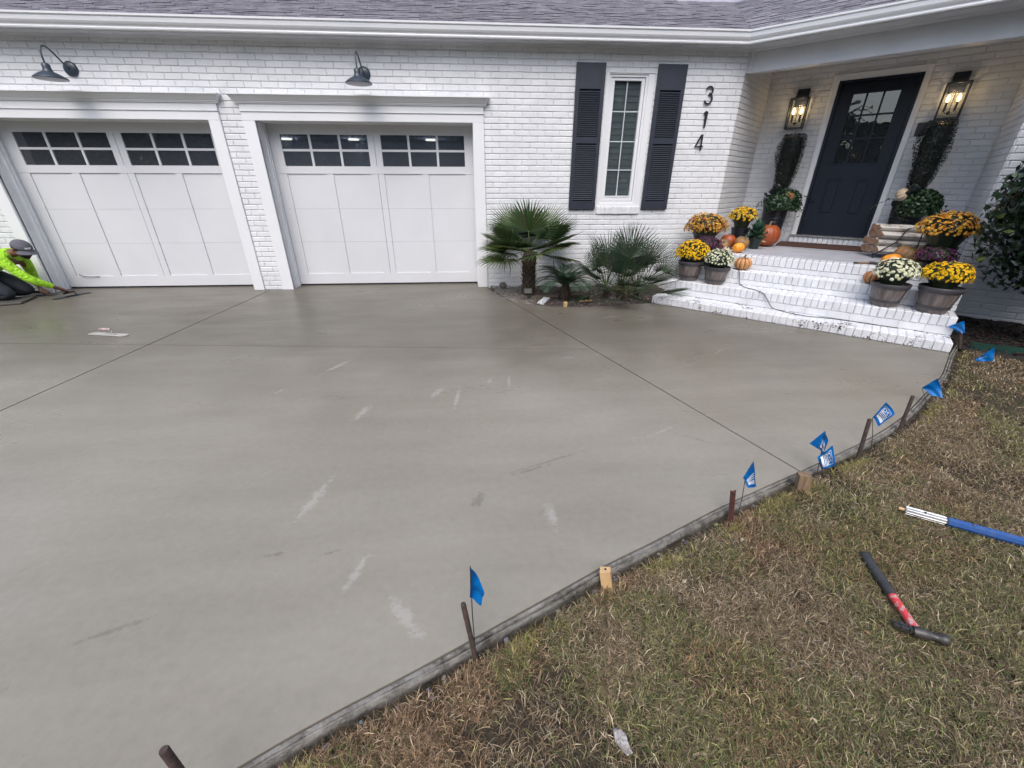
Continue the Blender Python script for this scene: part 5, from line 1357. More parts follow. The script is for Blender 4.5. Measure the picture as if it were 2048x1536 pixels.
# ---- ornamental kale in a green pot
kale = empty('kale_plant', W(3.17, 2.26, .595)[:]); tag(kale, 'ornamental kale with layered green leaves in a dark green pot', 'kale')
mb = MB(); mb.lathe([(.06, 0), (.085, .13), (.09, .135), (.09, .15), (.08, .15), (.002, .14)], 24); mb.build('pot', 'greenpot', kale, smooth=True)
def kale_leaf(seed, c):
    rs = random.Random(seed); mb = MB(); n = 9; vs = []
    for i in range(n + 1):
        t_ = i / n
        for j in range(9):
            s_ = j / 8 * 2 - 1; wv = .060 * math.sin(PI * (.12 + .80 * t_)) ** .7
            ruff = .010 * math.sin(j * 2.2 + i * 1.7 + seed) * (abs(s_) ** 2 + (.6 if t_ > .8 else 0))
            vs.append(Vector((.135 * t_, s_ * wv, .05 * t_ * t_ + .025 * s_ * s_ + ruff)))
    mb.add(vs, [(i * 9 + j, i * 9 + j + 1, (i + 1) * 9 + j + 1, (i + 1) * 9 + j) for i in range(n) for j in range(8)], c)
    me = mb.mesh('leaf'); me.materials.append(M['leaf']); me.polygons.foreach_set('use_smooth', [True] * len(me.polygons)); return me
kl = [kale_leaf(k, c) for k, c in enumerate([(0.025, 0.075, 0.045), (0.035, 0.095, 0.055), (0.05, 0.12, 0.07)])]
for i in range(30):
    place_frond(kl[i % 3], kale, Vector((0, 0, .15 + .006 * i)), R(i * 137.5), R(-22 + i * 3.0), 0, 1.05 - i * .018, 'leaf')
mb = MB(); mb.add([(0, 0, 0), (.06, -.02, .01), (.07, .03, .0), (.03, .07, .02), (-.01, .05, .01)], [(0, 1, 2), (0, 2, 3), (0, 3, 4)], (0.50, 0.33, 0.17)); o = mb.build('dry_leaf', 'leaf', kale); o.location = (.05, -.12, .10)

# ---- topiary planters on both sides of the door
def planter_set(loc, label, seed, htop):
    r = empty('topiary_planter', W(*loc)[:]); tag(r, label, 'planter', 'tall planters beside the front door')
    mb = MB(); mb.lathe([(.115, 0), (.13, .02), (.155, .30), (.175, .56), (.195, .58), (.195, .635), (.175, .635), (.165, .60), (.002, .60)], 32)
    for k in range(7): pass
    mb.build('planter', 'planter', r, smooth=True)
    for k in range(9):
        q = MB(); z_ = .10 + k * .05; rr = .1335 + (z_) * .078; q.lathe([(rr, z_), (rr + .005, z_ + .008), (rr, z_ + .016)], 32); q.build('rib', 'planter', r, smooth=True)
    r_ = np.random.default_rng(seed)
    # column topiary : narrow foot, widening upwards, uneven
    n = 8000; t_ = r_.random(n) ** .8; a = r_.uniform(0, 2 * PI, n); H = htop
    rad = (.070 + .095 * np.clip(t_ * 1.5, 0, 1) ** .8) * (1 - .25 * np.clip((t_ - .82) / .18, 0, 1)) * r_.uniform(.72, 1.10, n) * (1 + .10 * np.sin(a * 3 + t_ * 9))
    P = np.column_stack([np.cos(a) * rad, np.sin(a) * rad, .68 + t_ * H]); N = np.column_stack([np.cos(a), np.sin(a), .3 + 0 * a])
    Cc = np.array([[0.009, 0.015, 0.012]]) * r_.uniform(.5, 2.0, (n, 1))
    V, F, C = leafcloud(P, N, r_.uniform(.012, .024, n), Cc, seed, .5, .8); o = np_mesh('topiary', V, F, C, 'leaf', r); tag(o, kind='stuff')
    q = MB(); q.lathe([(.03, .55), (.055, .68), (.105, .68 + H * .3), (.130, .68 + H * .7), (.110, .68 + H * .93), (.01, .68 + H * .98)], 14, c=(0.008, 0.012, 0.009)); q.build('topiary_core', 'leaf', r)
    # dark kale / cabbage mound
    for i in range(16):
        place_frond(kl0, r, Vector((-.10, -.07, .64 + .006 * i)), R(i * 137.5), R(-12 + i * 5.0), 0, 1.15 - i * .03, 'cabbage_leaf')
    # foliage mound and trailing vines
    n = 2100; d = r_.normal(0, 1, (n, 3)); d /= np.linalg.norm(d, axis=1)[:, None]; d[:, 2] = np.where(d[:, 2] < -.5, -d[:, 2], d[:, 2])
    P = np.array([0.02, -.11, .56]) + d * np.array([.27, .19, .22]) * r_.uniform(.6, 1.0, (n, 1)); Cc = np.array([[0.030, 0.068, 0.028]]) * r_.uniform(.4, 2.0, (n, 1))
    V, F, C = leafcloud(P, d, r_.uniform(.028, .050, n), Cc, seed + 1, .75, .5); o = np_mesh('foliage', V, F, C, 'leaf', r); tag(o, kind='stuff')
    rs = random.Random(seed + 2)
    for k in range(10):
        a = rs.uniform(PI * .95, PI * 2.05); p = Vector((math.cos(a) * .14, math.sin(a) * .12, .62)); pts = [p]; dv = Vector((math.cos(a) * .07, math.sin(a) * .05, rs.uniform(-.01, .05)))
        for i in range(7): pts.append(pts[-1] + dv * .8); dv = dv * .93 + Vector((rs.uniform(-.014, .014), rs.uniform(-.01, .01), -.016))
        q = MB(); q.tube(pts, .0018, 4, c=(0.03, 0.035, 0.015))
        for i, pp in enumerate(pts[1:]):
            for s2 in (0, 1):
                c = (0.02 * rs.uniform(.6, 1.6), 0.040 * rs.uniform(.6, 1.6), 0.020); tt = Vector((rs.uniform(-1, 1), rs.uniform(-1, 1), rs.uniform(-.6, .8))).normalized() * .030; ss = tt.cross(Vector((rs.uniform(-1, 1), rs.uniform(-1, 1), 1))).normalized() * .013
                q.add([pp, pp + tt * .5 + ss, pp + tt, pp + tt * .5 - ss], [(0, 1, 2, 3)], c)
        q.build('vine', 'leaf', r, fixn=False)
    return r
kl0 = kale_leaf(7, (0.022, 0.030, 0.030))
P1 = planter_set((3.19, 3.22, .595), 'tall black planter with topiary and trailing vines left of the front door', 31, .80)
P2 = planter_set((4.72, 3.18, .595), 'tall black planter with topiary and trailing vines right of the front door', 41, .86)
pumpkin('pumpkin', (3.34, 3.10, 1.20), .075, .125, simple('dusty_orange_pumpkin', (0.46, 0.20, 0.06), (0.32, 0.13, 0.05), .6), 'small dusty orange pumpkin sitting in the left planter', 9, .02, (R(20), R(10)), ribd=.1)
pumpkin('pumpkin', (4.60, 3.02, 1.245), .080, .12, 'pumpkin_cream', 'cream and orange pumpkin sitting in the right planter', 9, .02, (R(65), R(10)), ribd=.12)

# ---- shrub at the right edge
shrub = empty('camellia_shrub', W(5.98, 1.52, 0.0)[:]); tag(shrub, 'tall dark glossy leaved shrub at the right edge of the house', 'shrub')
r_ = np.random.default_rng(77); n = 18000
d = r_.normal(0, 1, (n, 3)); d /= np.linalg.norm(d, axis=1)[:, None]; rad = r_.uniform(.45, 1.0, n) ** .45
lump = 1 + .22 * np.sin(d[:, 0] * 7 + d[:, 2] * 5) * np.cos(d[:, 1] * 6) 
P = np.array([0, 0, 1.58]) + d * np.array([.84, .66, 1.20]) * (rad * lump)[:, None]
P[:, :2] *= (1.0 - .30 * np.clip((P[:, 2] - 1.4) / 1.3, 0, 1))[:, None]
Cc = np.array([[0.018, 0.038, 0.020]]) * r_.uniform(.4, 2.0, (n, 1)); yl = r_.random(n) < .03; Cc[yl] = [0.16, 0.22, 0.07]
V, F, C = leafcloud(P, d, r_.uniform(.060, .105, n), Cc, 78, .5, .7, .12)
M['gloss'] = vcol('glossy_leaf', 0.30, 0.6, 0.05)
o = np_mesh('foliage', V, F, C, 'gloss', shrub); tag(o, kind='stuff')
rs = random.Random(79)
for k in range(9):
    mb = MB(); a = rs.uniform(0, 6.28); rr = rs.uniform(.2, .6); mb.tube([(rs.uniform(-.05, .05), rs.uniform(-.05, .05), -.02), (math.cos(a) * rr * .35, math.sin(a) * rr * .35, .6), (math.cos(a) * rr, math.sin(a) * rr, 1.4 + rs.uniform(-.3, .6))], [.02, .014, .005], 6); mb.build('branch', 'timber_tree', shrub)
for k in range(14):
    a = rs.uniform(2.2, 4.9); z0_ = rs.uniform(.9, 2.3); p = Vector((math.cos(a) * .5, math.sin(a) * .4, z0_)); mb = MB(); dv = Vector((math.cos(a) * .10, math.sin(a) * .06, rs.uniform(.01, .09))); pts = [p, p + dv, p + dv * 2.2]
    mb.tube(pts, .003, 4, c=(0.04, 0.035, 0.02))
    for i in range(7):
        pp = pts[0].lerp(pts[2], .25 + .75 * i / 6); tt = (dv.normalized() + Vector((rs.uniform(-.9, .9), rs.uniform(-.9, .9), rs.uniform(-.3, .8)))).normalized() * .085; ss = tt.cross(Vector((0, 0, 1))).normalized() * .019
        mb.add([pp, pp + tt * .5 + ss, pp + tt, pp + tt * .5 - ss], [(0, 1, 2, 3)], (0.016, 0.03, 0.018))
    mb.build('twig', 'gloss', shrub, fixn=False)

# ================================================================== WALL FITTINGS
def barn(loc, label):
    r = empty('barn_light', loc); tag(r, label, 'wall lamp', 'gooseneck barn lights above the garage doors')
    # local: wall at y=0, lamp hangs towards -y
    mb = MB(Matrix.Rotation(R(90), 4, 'X')); mb.lathe([(.002, -.012), (.074, -.012), (.078, -.006), (.078, .010), (.070, .020), (.03, .026), (.002, .028)], 32); mb.build('wall_plate', 'barn', r, smooth=True)
    pts = []
    for k in range(15):
        t_ = k / 14
        # arm leaves the plate, rises and curves over and down to the shade
        ctrl = [Vector((0, -.02, 0)), Vector((0, -.13, .03)), Vector((0, -.20, .22)), Vector((0, -.36, .23)), Vector((0, -.335, -.02))]
        q = ctrl[:]
        while len(q) > 1: q = [a.lerp(b, t_) for a, b in zip(q[:-1], q[1:])]
        pts.append(q[0])
    mb = MB(); mb.tube(pts, .0085, 10); mb.build('gooseneck_arm', 'barn', r, smooth=True)
    T = Matrix.Translation((0, -.335, -.155))
    mb = MB(T); mb.lathe([(.150, -.006), (.153, 0), (.150, .006), (.128, .022), (.100, .040), (.070, .055), (.052, .062), (.050, .066), (.047, .062), (.068, .049), (.098, .034), (.125, .017), (.146, 0)], 40); mb.build('shade', 'barn', r, smooth=True)
    mb = MB(T); mb.lathe([(.050, .060), (.046, .068), (.040, .082), (.037, .10), (.037, .130), (.024, .142), (.010, .150)], 24); mb.build('socket', 'barn', r, smooth=True)
    return r
barn((-4.80, -0.010, 2.635), 'dark gooseneck barn light above the garage door with the worker')
barn((-1.40, -0.010, 2.640), 'dark gooseneck barn light above the garage door beside the palm')

# house number
def stroke(mb, pts, w_, y0, y1, closed=False):
    P_ = [Vector((p[0], 0, p[1])) for p in pts]; n = len(P_); vs = []
    for i, p in enumerate(P_):
        a = P_[max(i - 1, 0)] if not closed else P_[i - 1]; b = P_[min(i + 1, n - 1)] if not closed else P_[(i + 1) % n]
        d = (b - a).normalized(); q = Vector((-d.z, 0, d.x)) * w_ / 2
        k = 1.0
        if 0 < i < n - 1 or closed:
            d1 = (p - a).normalized(); k = 1 / max(.45, abs(d1.dot(d)))
        for y_ in (y0, y1): vs += [(p.x + q.x * k, y_, p.z + q.z * k), (p.x - q.x * k, y_, p.z - q.z * k)]
    fs = []
    m_ = n if closed else n - 1
    for i in range(m_):
        a, b = i * 4, ((i + 1) % n) * 4
        fs += [(a, a + 1, b + 1, b), (a + 2, b + 2, b + 3, a + 3), (a, b, b + 2, a + 2), (a + 1, a + 3, b + 3, b + 1)]
    if not closed: fs += [(0, 2, 3, 1), ((n - 1) * 4, (n - 1) * 4 + 1, (n - 1) * 4 + 3, (n - 1) * 4 + 2)]
    mb.add(vs, fs)
def arc(cx, cz, rx, rz, a0, a1, n=14): return [(cx + rx * math.cos(R(a0 + (a1 - a0) * i / n)), cz + rz * math.sin(R(a0 + (a1 - a0) * i / n))) for i in range(n + 1)]
def digit(name, x_, z_, strokes, label):
    mb = MB()
    for st_ in strokes: stroke(mb, st_, .0175, -.034, -.020)
    mb.box(-.003, .003, -.022, .0, .09, .096)
    o = mb.build(name, 'black', None, loc=(x_, 0, z_)); tag(o, label, 'house number', 'black house numbers 314 on the brick'); return o
digit('number_three', 3.030, 2.381, [arc(0, .143, .044, .045, 160, -80) + arc(0, .054, .050, .0545, 80, -160)], 'black metal digit 3, topmost of the house number')
digit('number_one', 3.030, 2.108, [[(-.022, .160), (.004, .186), (.012, .184), (.012, 0.0)]], 'black metal digit 1 in the middle of the house number')
digit('number_four', 3.020, 1.842, [[(.022, 0), (.022, .192), (.006, .180), (-.056, .050), (.050, .050)]], 'black metal digit 4, lowest of the house number')

# lanterns beside the door
def lantern(u, label):
    r = empty('porch_lantern', W(u, 3.535, 2.16)[:], WA); tag(r, label, 'wall lantern', 'lit black lanterns flanking the front door')
    w2, d0, d1, h = .105, -.205, -.035, .365
    mb = MB(); mb.box(-.075, .075, -.022, .0, .28, .495, .003); mb.box(-.07, .07, -.10, -.02, .375, .405); mb.build('back_plate', 'black', r)
    mb = MB(); t_ = .0065
    for x_ in (-w2, w2):
        for y_ in (d0, d1): mb.box(x_ - t_, x_ + t_, y_ - t_, y_ + t_, 0, h)
    for z_ in (0, h):
        for x_ in (-w2, w2): mb.box(x_ - t_ + .0004, x_ + t_ - .0004, d0, d1, z_ - t_, z_ + t_)
        for y_ in (d0, d1): mb.box(-w2, w2, y_ - t_ + .0004, y_ + t_ - .0004, z_ - t_ + .0003, z_ + t_ - .0003)
    mb.box(-.004, .004, -.124, -.116, h - .10, h); mb.box(-w2, w2, -.124, -.116, h - .004, h + .004)
    mb.build('frame', 'black', r)
    for (a, b, c, d) in ((-w2, w2, d0 - .001, d0 + .001), (-w2, w2, d1 - .001, d1 + .001)):
        q = MB(); q.box(a + t_, b - t_, c, d, t_, h - t_); q.build('glass_pane', 'lantern_glass', r)
    for x_ in (-w2, w2):
        q = MB(); q.box(x_ - .001, x_ + .001, d0 + t_, d1 - t_, t_, h - t_); q.build('glass_pane', 'lantern_glass', r)
    mb = MB()
    mb.tube([(0, -.12, .055), (0, -.12, .365)], .004, 8); mb.lathe([(.004, .04), (.016, .052), (.020, .066), (.012, .080), (.004, .085)], 14, org=(0, -.12, 0))
    for s_2 in (-1, 1):
        mb.tube([(0, -.12, .066), (s_2 * .03, -.12, .060), (s_2 * .048, -.12, .078)], .0045, 8); mb.lathe([(.012, .078), (.012, .172), (.008, .174), (.002, .175)], 14, org=(s_2 * .048, -.12, 0))
    mb.build('candelabra', 'black', r, smooth=True)
    for s_2 in (-1, 1):
        q = MB(); q.lathe([(.007, .175), (.014, .190), (.0175, .208), (.015, .232), (.007, .252), (.001, .262)], 16, org=(s_2 * .048, -.12, 0)); q.build('bulb', 'bulb', r, smooth=True)
    ld = bpy.data.lights.new('lantern_glow', 'POINT'); ld.energy = 0.7; ld.color = (1.0, .70, .38); ld.shadow_soft_size = .03
    lo = bpy.data.objects.new('lantern_glow', ld); col.objects.link(lo); lo.parent = r; lo.location = (0, -.12, .29)
    return r
lantern(3.118, 'lit black lantern on the wall left of the navy door'); lantern(4.750, 'lit black lantern on the wall right of the navy door')
mb = MB(); mb.box(-.046, .046, -.020, 0, 0, .150, .004); mb.box(-.030, .030, -.023, -.019, .09, .11); o = mb.build('wall_plate', 'bell', None); o.location = W(4.552, 3.53, 1.995); o.rotation_euler = (0, 0, WA)
tag(o, 'small dark rectangular plate on the brick right of the door', 'wall plate')

# ---- door mat
mb = MB(); mb.cbox(-.57, .57, -.26, .26, 0, .018, .004); o = mb.build('door_mat', 'mat', None, loc=W(3.93, 3.10, .5955)[:]); o.rotation_euler = (0, 0, WA); tag(o, 'dark reddish brown coir mat lying before the front door', 'door mat')

# ---- firewood rack
rack = empty('firewood_rack', W(4.78, 2.45, .5955)[:], WA); tag(rack, 'low black metal rack holding birch firewood', 'firewood rack')
mb = MB(); b_ = .007
for y_ in (-.16, .16):
    mb.tube([(-.27, y_, 0), (-.27, y_, .05), (.27, y_, .05), (.27, y_, 0)], b_, 8); mb.tube([(-.26, y_, .05), (-.10, y_, .20), (-.04, y_, .36), (.02, y_, .37)], b_, 8); mb.tube([(.10, y_, .05), (.10, y_, .36)], b_, 8)
for x_ in (-.27, .27, .10, -.10): mb.tube([(x_, -.16, .05), (x_, .16, .05)], b_, 8)
mb.build('rack_frame', 'black', rack, smooth=True)
rs = random.Random(14); rowz = [(.095, [-.11, .0, .11]), (.185, [-.06, .05, .13]), (.275, [-.09, .02, .10]), (.345, [-.03, .06])]
LN = ['front log of the bottom row in the firewood rack', 'middle log of the bottom row in the firewood rack', 'rear log of the bottom row in the firewood rack', 'front log of the second row in the firewood rack', 'middle log of the second row in the firewood rack', 'rear log of the second row in the firewood rack', 'front log of the third row in the firewood rack', 'middle log of the third row in the firewood rack', 'rear log of the third row in the firewood rack', 'front birch log on top of the firewood rack', 'rear birch log on top of the firewood rack']
for z_, ys in rowz:
    for y_ in ys:
        lg = empty('firewood_log', W(4.78, 2.45, .5955)[:], WA); rr = rs.uniform(.038, .052); x0_ = -.285 + rs.uniform(-.02, .02) - (y_ + .1) * .45; L = rs.uniform(.52, .60)
        tag(lg, LN.pop(0), 'log', 'birch logs in the firewood rack')
        mb = MB(); n = 11; vs = []; ph = rs.random() * 6; 
        rad = [rr * (1 + .12 * math.sin(k * 2.1 + ph)) * (.72 if rs.random() < .2 else 1) for k in range(n)]
        for i in range(6):
            for k in range(n):
                a = 2 * PI * k / n + ph; vs.append((x0_ + L * i / 5 - (math.cos(a) * rad[k] * 0.8 if i == 0 else 0), y_ + math.cos(a) * rad[k] + .004 * math.sin(i * 2 + ph), z_ + math.sin(a) * rad[k]))
        mb.add(vs, [(i * n + k, i * n + (k + 1) % n, (i + 1) * n + (k + 1) % n, (i + 1) * n + k) for i in range(5) for k in range(n)]); mb.build('bark', 'birch', lg)
        mb = MB(); mb.add([(x0_ - .002, y_, z_)] + [v_ for v_ in vs[:n]], [(0, 1 + (k + 1) % n, 1 + k) for k in range(n)]); mb.build('cut_end', 'log_end', lg)
# hearth tool lying under the rack
hb = empty('hearth_tool', W(4.46, 1.70, .605)[:], WA); tag(hb, 'short tool with black tipped wooden handle poking from the firewood rack', 'hearth tool')
mb = MB(); mb.tube([(-.09, -.07, .0), (.03, 0, .005)], .012, 10); mb.build('handle', 'wood_dirty', hb, smooth=True)
mb = MB(); mb.tube([(-.115, -.085, 0), (-.088, -.069, 0)], .0135, 10); mb.build('tip', 'black', hb, smooth=True)
mb = MB(); mb.box(.02, .20, -.03, .08, -.006, .012, .003); mb.build('blade', 'black', hb)

# ---- extension cord down the steps
cpts = [(3.135, 1.36, .447), (3.20, 1.30, .443), (3.235, 1.262, .440), (3.252, 1.252, .40), (3.27, 1.245, .31), (3.285, 1.235, .279), (3.33, 1.16, .278), (3.40, 1.07, .278), (3.52, .985, .280), (3.60, .964, .26), (3.66, .958, .20), (3.73, .950, .115), (3.82, .925, .099), (3.95, .875, .0985), (4.10, .855, .0985), (4.25, .90, .0985), (4.45, .93, .0985), (4.70, .935, .0985), (4.92, .945, .0985)]
PP = [Vector(p) for p in cpts]; PP = [PP[0] * 2 - PP[1]] + PP + [PP[-1] * 2 - PP[-2]]; sm = []
for i in range(1, len(PP) - 2):
    for k in range(5):
        t_ = k / 5; a, b, c, d = PP[i - 1], PP[i], PP[i + 1], PP[i + 2]; sm.append(0.5 * ((2 * b) + (-a + c) * t_ + (2 * a - 5 * b + 4 * c - d) * t_ ** 2 + (-a + 3 * b - 3 * c + d) * t_ ** 3))
mb = MB(WM); mb.tube(sm, .0042, 8); o = mb.build('extension_cord', 'cord', None, smooth=True); tag(o, 'thin dark extension cord trailing down the white steps', 'cord')

# ---- planting bed odds and ends
r = empty('landscape_light', (.60, -.80, 0)); tag(r, 'small dark landscape spotlight in front of the palm trunk', 'landscape light')
mb = MB(); mb.tube([(0, 0, -.03), (0, 0, .07)], .008, 8); mb.build('stake', 'black', r)
mb = MB(Matrix.Translation((0, 0, .10)) @ Matrix.Rotation(R(-35), 4, 'X')); mb.cbox(-.055, .055, -.03, .03, -.038, .038, .006); mb.build('housing', 'grip', r)
mb = MB(Matrix.Translation((.80, -.955, .012)) @ Matrix.Rotation(R(62), 4, 'Z') @ Matrix.Rotation(R(-4), 4, 'Y')); mb.cbox(-.12, .12, -.045, .045, -.012, .012, .002); o = mb.build('white_board_offcut', 'trim', None); tag(o, 'white painted board offcut lying at the edge of the planting bed', 'board')
mb = MB(Matrix.Translation((1.02, -.72, .014)) @ Matrix.Rotation(R(6), 4, 'Z')); mb.cbox(-.38, .38, -.04, .04, -.016, .016, .002); o = mb.build('weathered_board', 'wood_old', None); tag(o, 'grey weathered board lying in the bed behind the white offcut', 'board')
for (x_, y_, a, L, lb) in ((1.40, -.985, 8, .05, 'pale wood scrap in the bed right of the sago palm'), (1.30, -1.00, 15, .03, 'smallest pale wood scrap in the planting bed')):
    mb = MB(Matrix.Translation((x_, y_, .012)) @ Matrix.Rotation(R(a), 4, 'Z')); mb.cbox(-L, L, -.012, .012, -.008, .010, .002); o = mb.build('wood_scrap', 'wood_new', None); tag(o, lb, 'wood scrap')
mb = MB(Matrix.Translation((1.045, -1.205, .01)) @ Matrix.Rotation(R(12), 4, 'Z') @ Matrix.Rotation(R(8), 4, 'X')); mb.cbox(-.020, .020, -.020, .020, -.06, .048, .003); o = mb.build('wooden_peg', 'wood_new', None); tag(o, 'short pale wooden peg at the front of the planting bed', 'peg')
def rock(name, loc, sx, sy, sz, mat, label, seed, cat='rock'):
    bm = bmesh.new(); bmesh.ops.create_icosphere(bm, subdivisions=3, radius=1.0)
    for v_ in bm.verts:
        n_ = noise.noise(v_.co * 1.6 + Vector((seed, 0, 0))) * .35 + noise.noise(v_.co * 4.5 + Vector((seed, 3, 0))) * .14; v_.co *= 1 + n_; v_.co = Vector((v_.co.x * sx, v_.co.y * sy, v_.co.z * sz))
    me = bpy.data.meshes.new(name); bm.to_mesh(me); bm.free(); o = link(name, me, mat, None, False, loc); o.rotation_euler = (0, 0, seed); tag(o, label, cat); return o
rock('grey_rock', (.29, -.13, .045), .065, .05, .05, 'stone', 'grey rock against the wall beside the garage trim', 2)
rock('white_rock', (.356, -5.775, .002), .016, .032, .016, 'rock', 'lumpy white rock lying in the grass near the bottom of the photo', 0.35)
rock('pale_stone', (.346, -5.855, -.025), .012, .014, .010, 'rock', 'small pale stone just below the lumpy white rock', 5)
rock('grey_stone', (.515, -5.700, -.028), .014, .014, .012, 'stone', 'round grey stone in the grass right of the white rock', 3)
rock('tan_pebble', (.682, -5.558, -.03), .008, .008, .007, 'rock', 'tiny tan pebble in the grass', 7, 'pebble')
rock('mud_pebble', (.492, -5.563, -.03), .011, .009, .008, 'stone', 'flat brown pebble in the grass above the grey stone', 9, 'pebble')

# ---- green edging by the steps
ge = empty('garden_edging', (4.85, -3.0, 0)); tag(ge, 'dark green edging board between the mulch and the lawn', 'edging')
mb = MB(); mb.obox(Vector((4.66, -2.955, -.02)), Vector((7.4, -4.55, -.02)), .014, .17); o = mb.build('board', 'edging', ge); o.matrix_parent_inverse = Matrix.Translation(-ge.location)
mb = MB(); mb.obox(Vector((4.735, -2.99, -.10)), Vector((4.735, -2.99, .062)), .03, .012, upv=(1, 0, 0)); o = mb.build('clip', 'edging', ge); o.matrix_parent_inverse = Matrix.Translation(-ge.location)

# ---- stakes
def stake(name, base, top, r_, mat, label, kind='round', cat='stake', group='stakes holding the form board'):
    b, t_ = Vector(base), Vector(top); d = (t_ - b); o_ = b - d.normalized() * .12
    mb = MB()
    if kind == 'round': mb.tube([o_ - b, t_ - b - d.normalized() * .004, t_ - b], [r_, r_, r_ * .82], 14)
    elif kind == 'angle':
        mb.obox(o_ - b, t_ - b, .024, .004, upv=(1, .4, 0)); mb.obox(o_ - b + Vector((.010, .006, 0)), t_ - b + Vector((.010, .006, 0)), .004, .020, upv=(1, .4, 0))
    else:
        mb.obox(o_ - b, t_ - b, r_ * 2, r_ * 1.6, upv=(.35, 1, 0))
    o = mb.build(name, mat, None, smooth=(kind == 'round'), loc=b); tag(o, label, cat, group if kind != 'wood' else None)
    return o
stake('steel_stake', (-.060, -5.515, -.03), (-.092, -5.496, .248), .0085, 'rust', 'round rusty stake beside the plain blue flag nearest the camera')
stake('steel_stake', (-.735, -5.838, -.03), (-.745, -5.832, .282), .0100, 'rust', 'round dark stake top poking up at the bottom edge of the photo')
stake('steel_stake', (1.138, -4.965, -.04), (1.126, -4.935, .141), .01, 'rustred', 'short red brown angle stake below the folded blue flag', 'angle')
stake('steel_stake', (2.118, -4.565, -.04), (2.107, -4.541, .258), .010, 'rust', 'rusty bar stake left of the printed flag, second tallest', 'round')
stake('steel_stake', (2.663, -4.272, -.04), (2.659, -4.257, .234), .010, 'rust', 'rusty bar stake right of the printed flag', 'round')
stake('steel_stake', (4.60, -2.93, -.04), (4.56, -2.90, .16), .010, 'rust', 'dark stake beside the end of the white bottom step', 'round')
o = stake('wooden_stake', (.462, -5.268, -.05), (.445, -5.250, .058), .0205, 'wood_new', 'square pine stake with a dark nail hole in its top', 'wood', 'stake')
mb = MB(); mb.lathe([(.0045, 0), (.0045, .0015), (.001, .0015)], 10); q = mb.build('nail_hole', 'black', o); q.location = (-.016, .019, .1095)
stake('wooden_stake', (1.630, -4.778, -.06), (1.622, -4.765, .080), .028, 'wood_dirty', 'broad muddy wooden stake where the diagonal joint meets the edge', 'wood', 'stake')

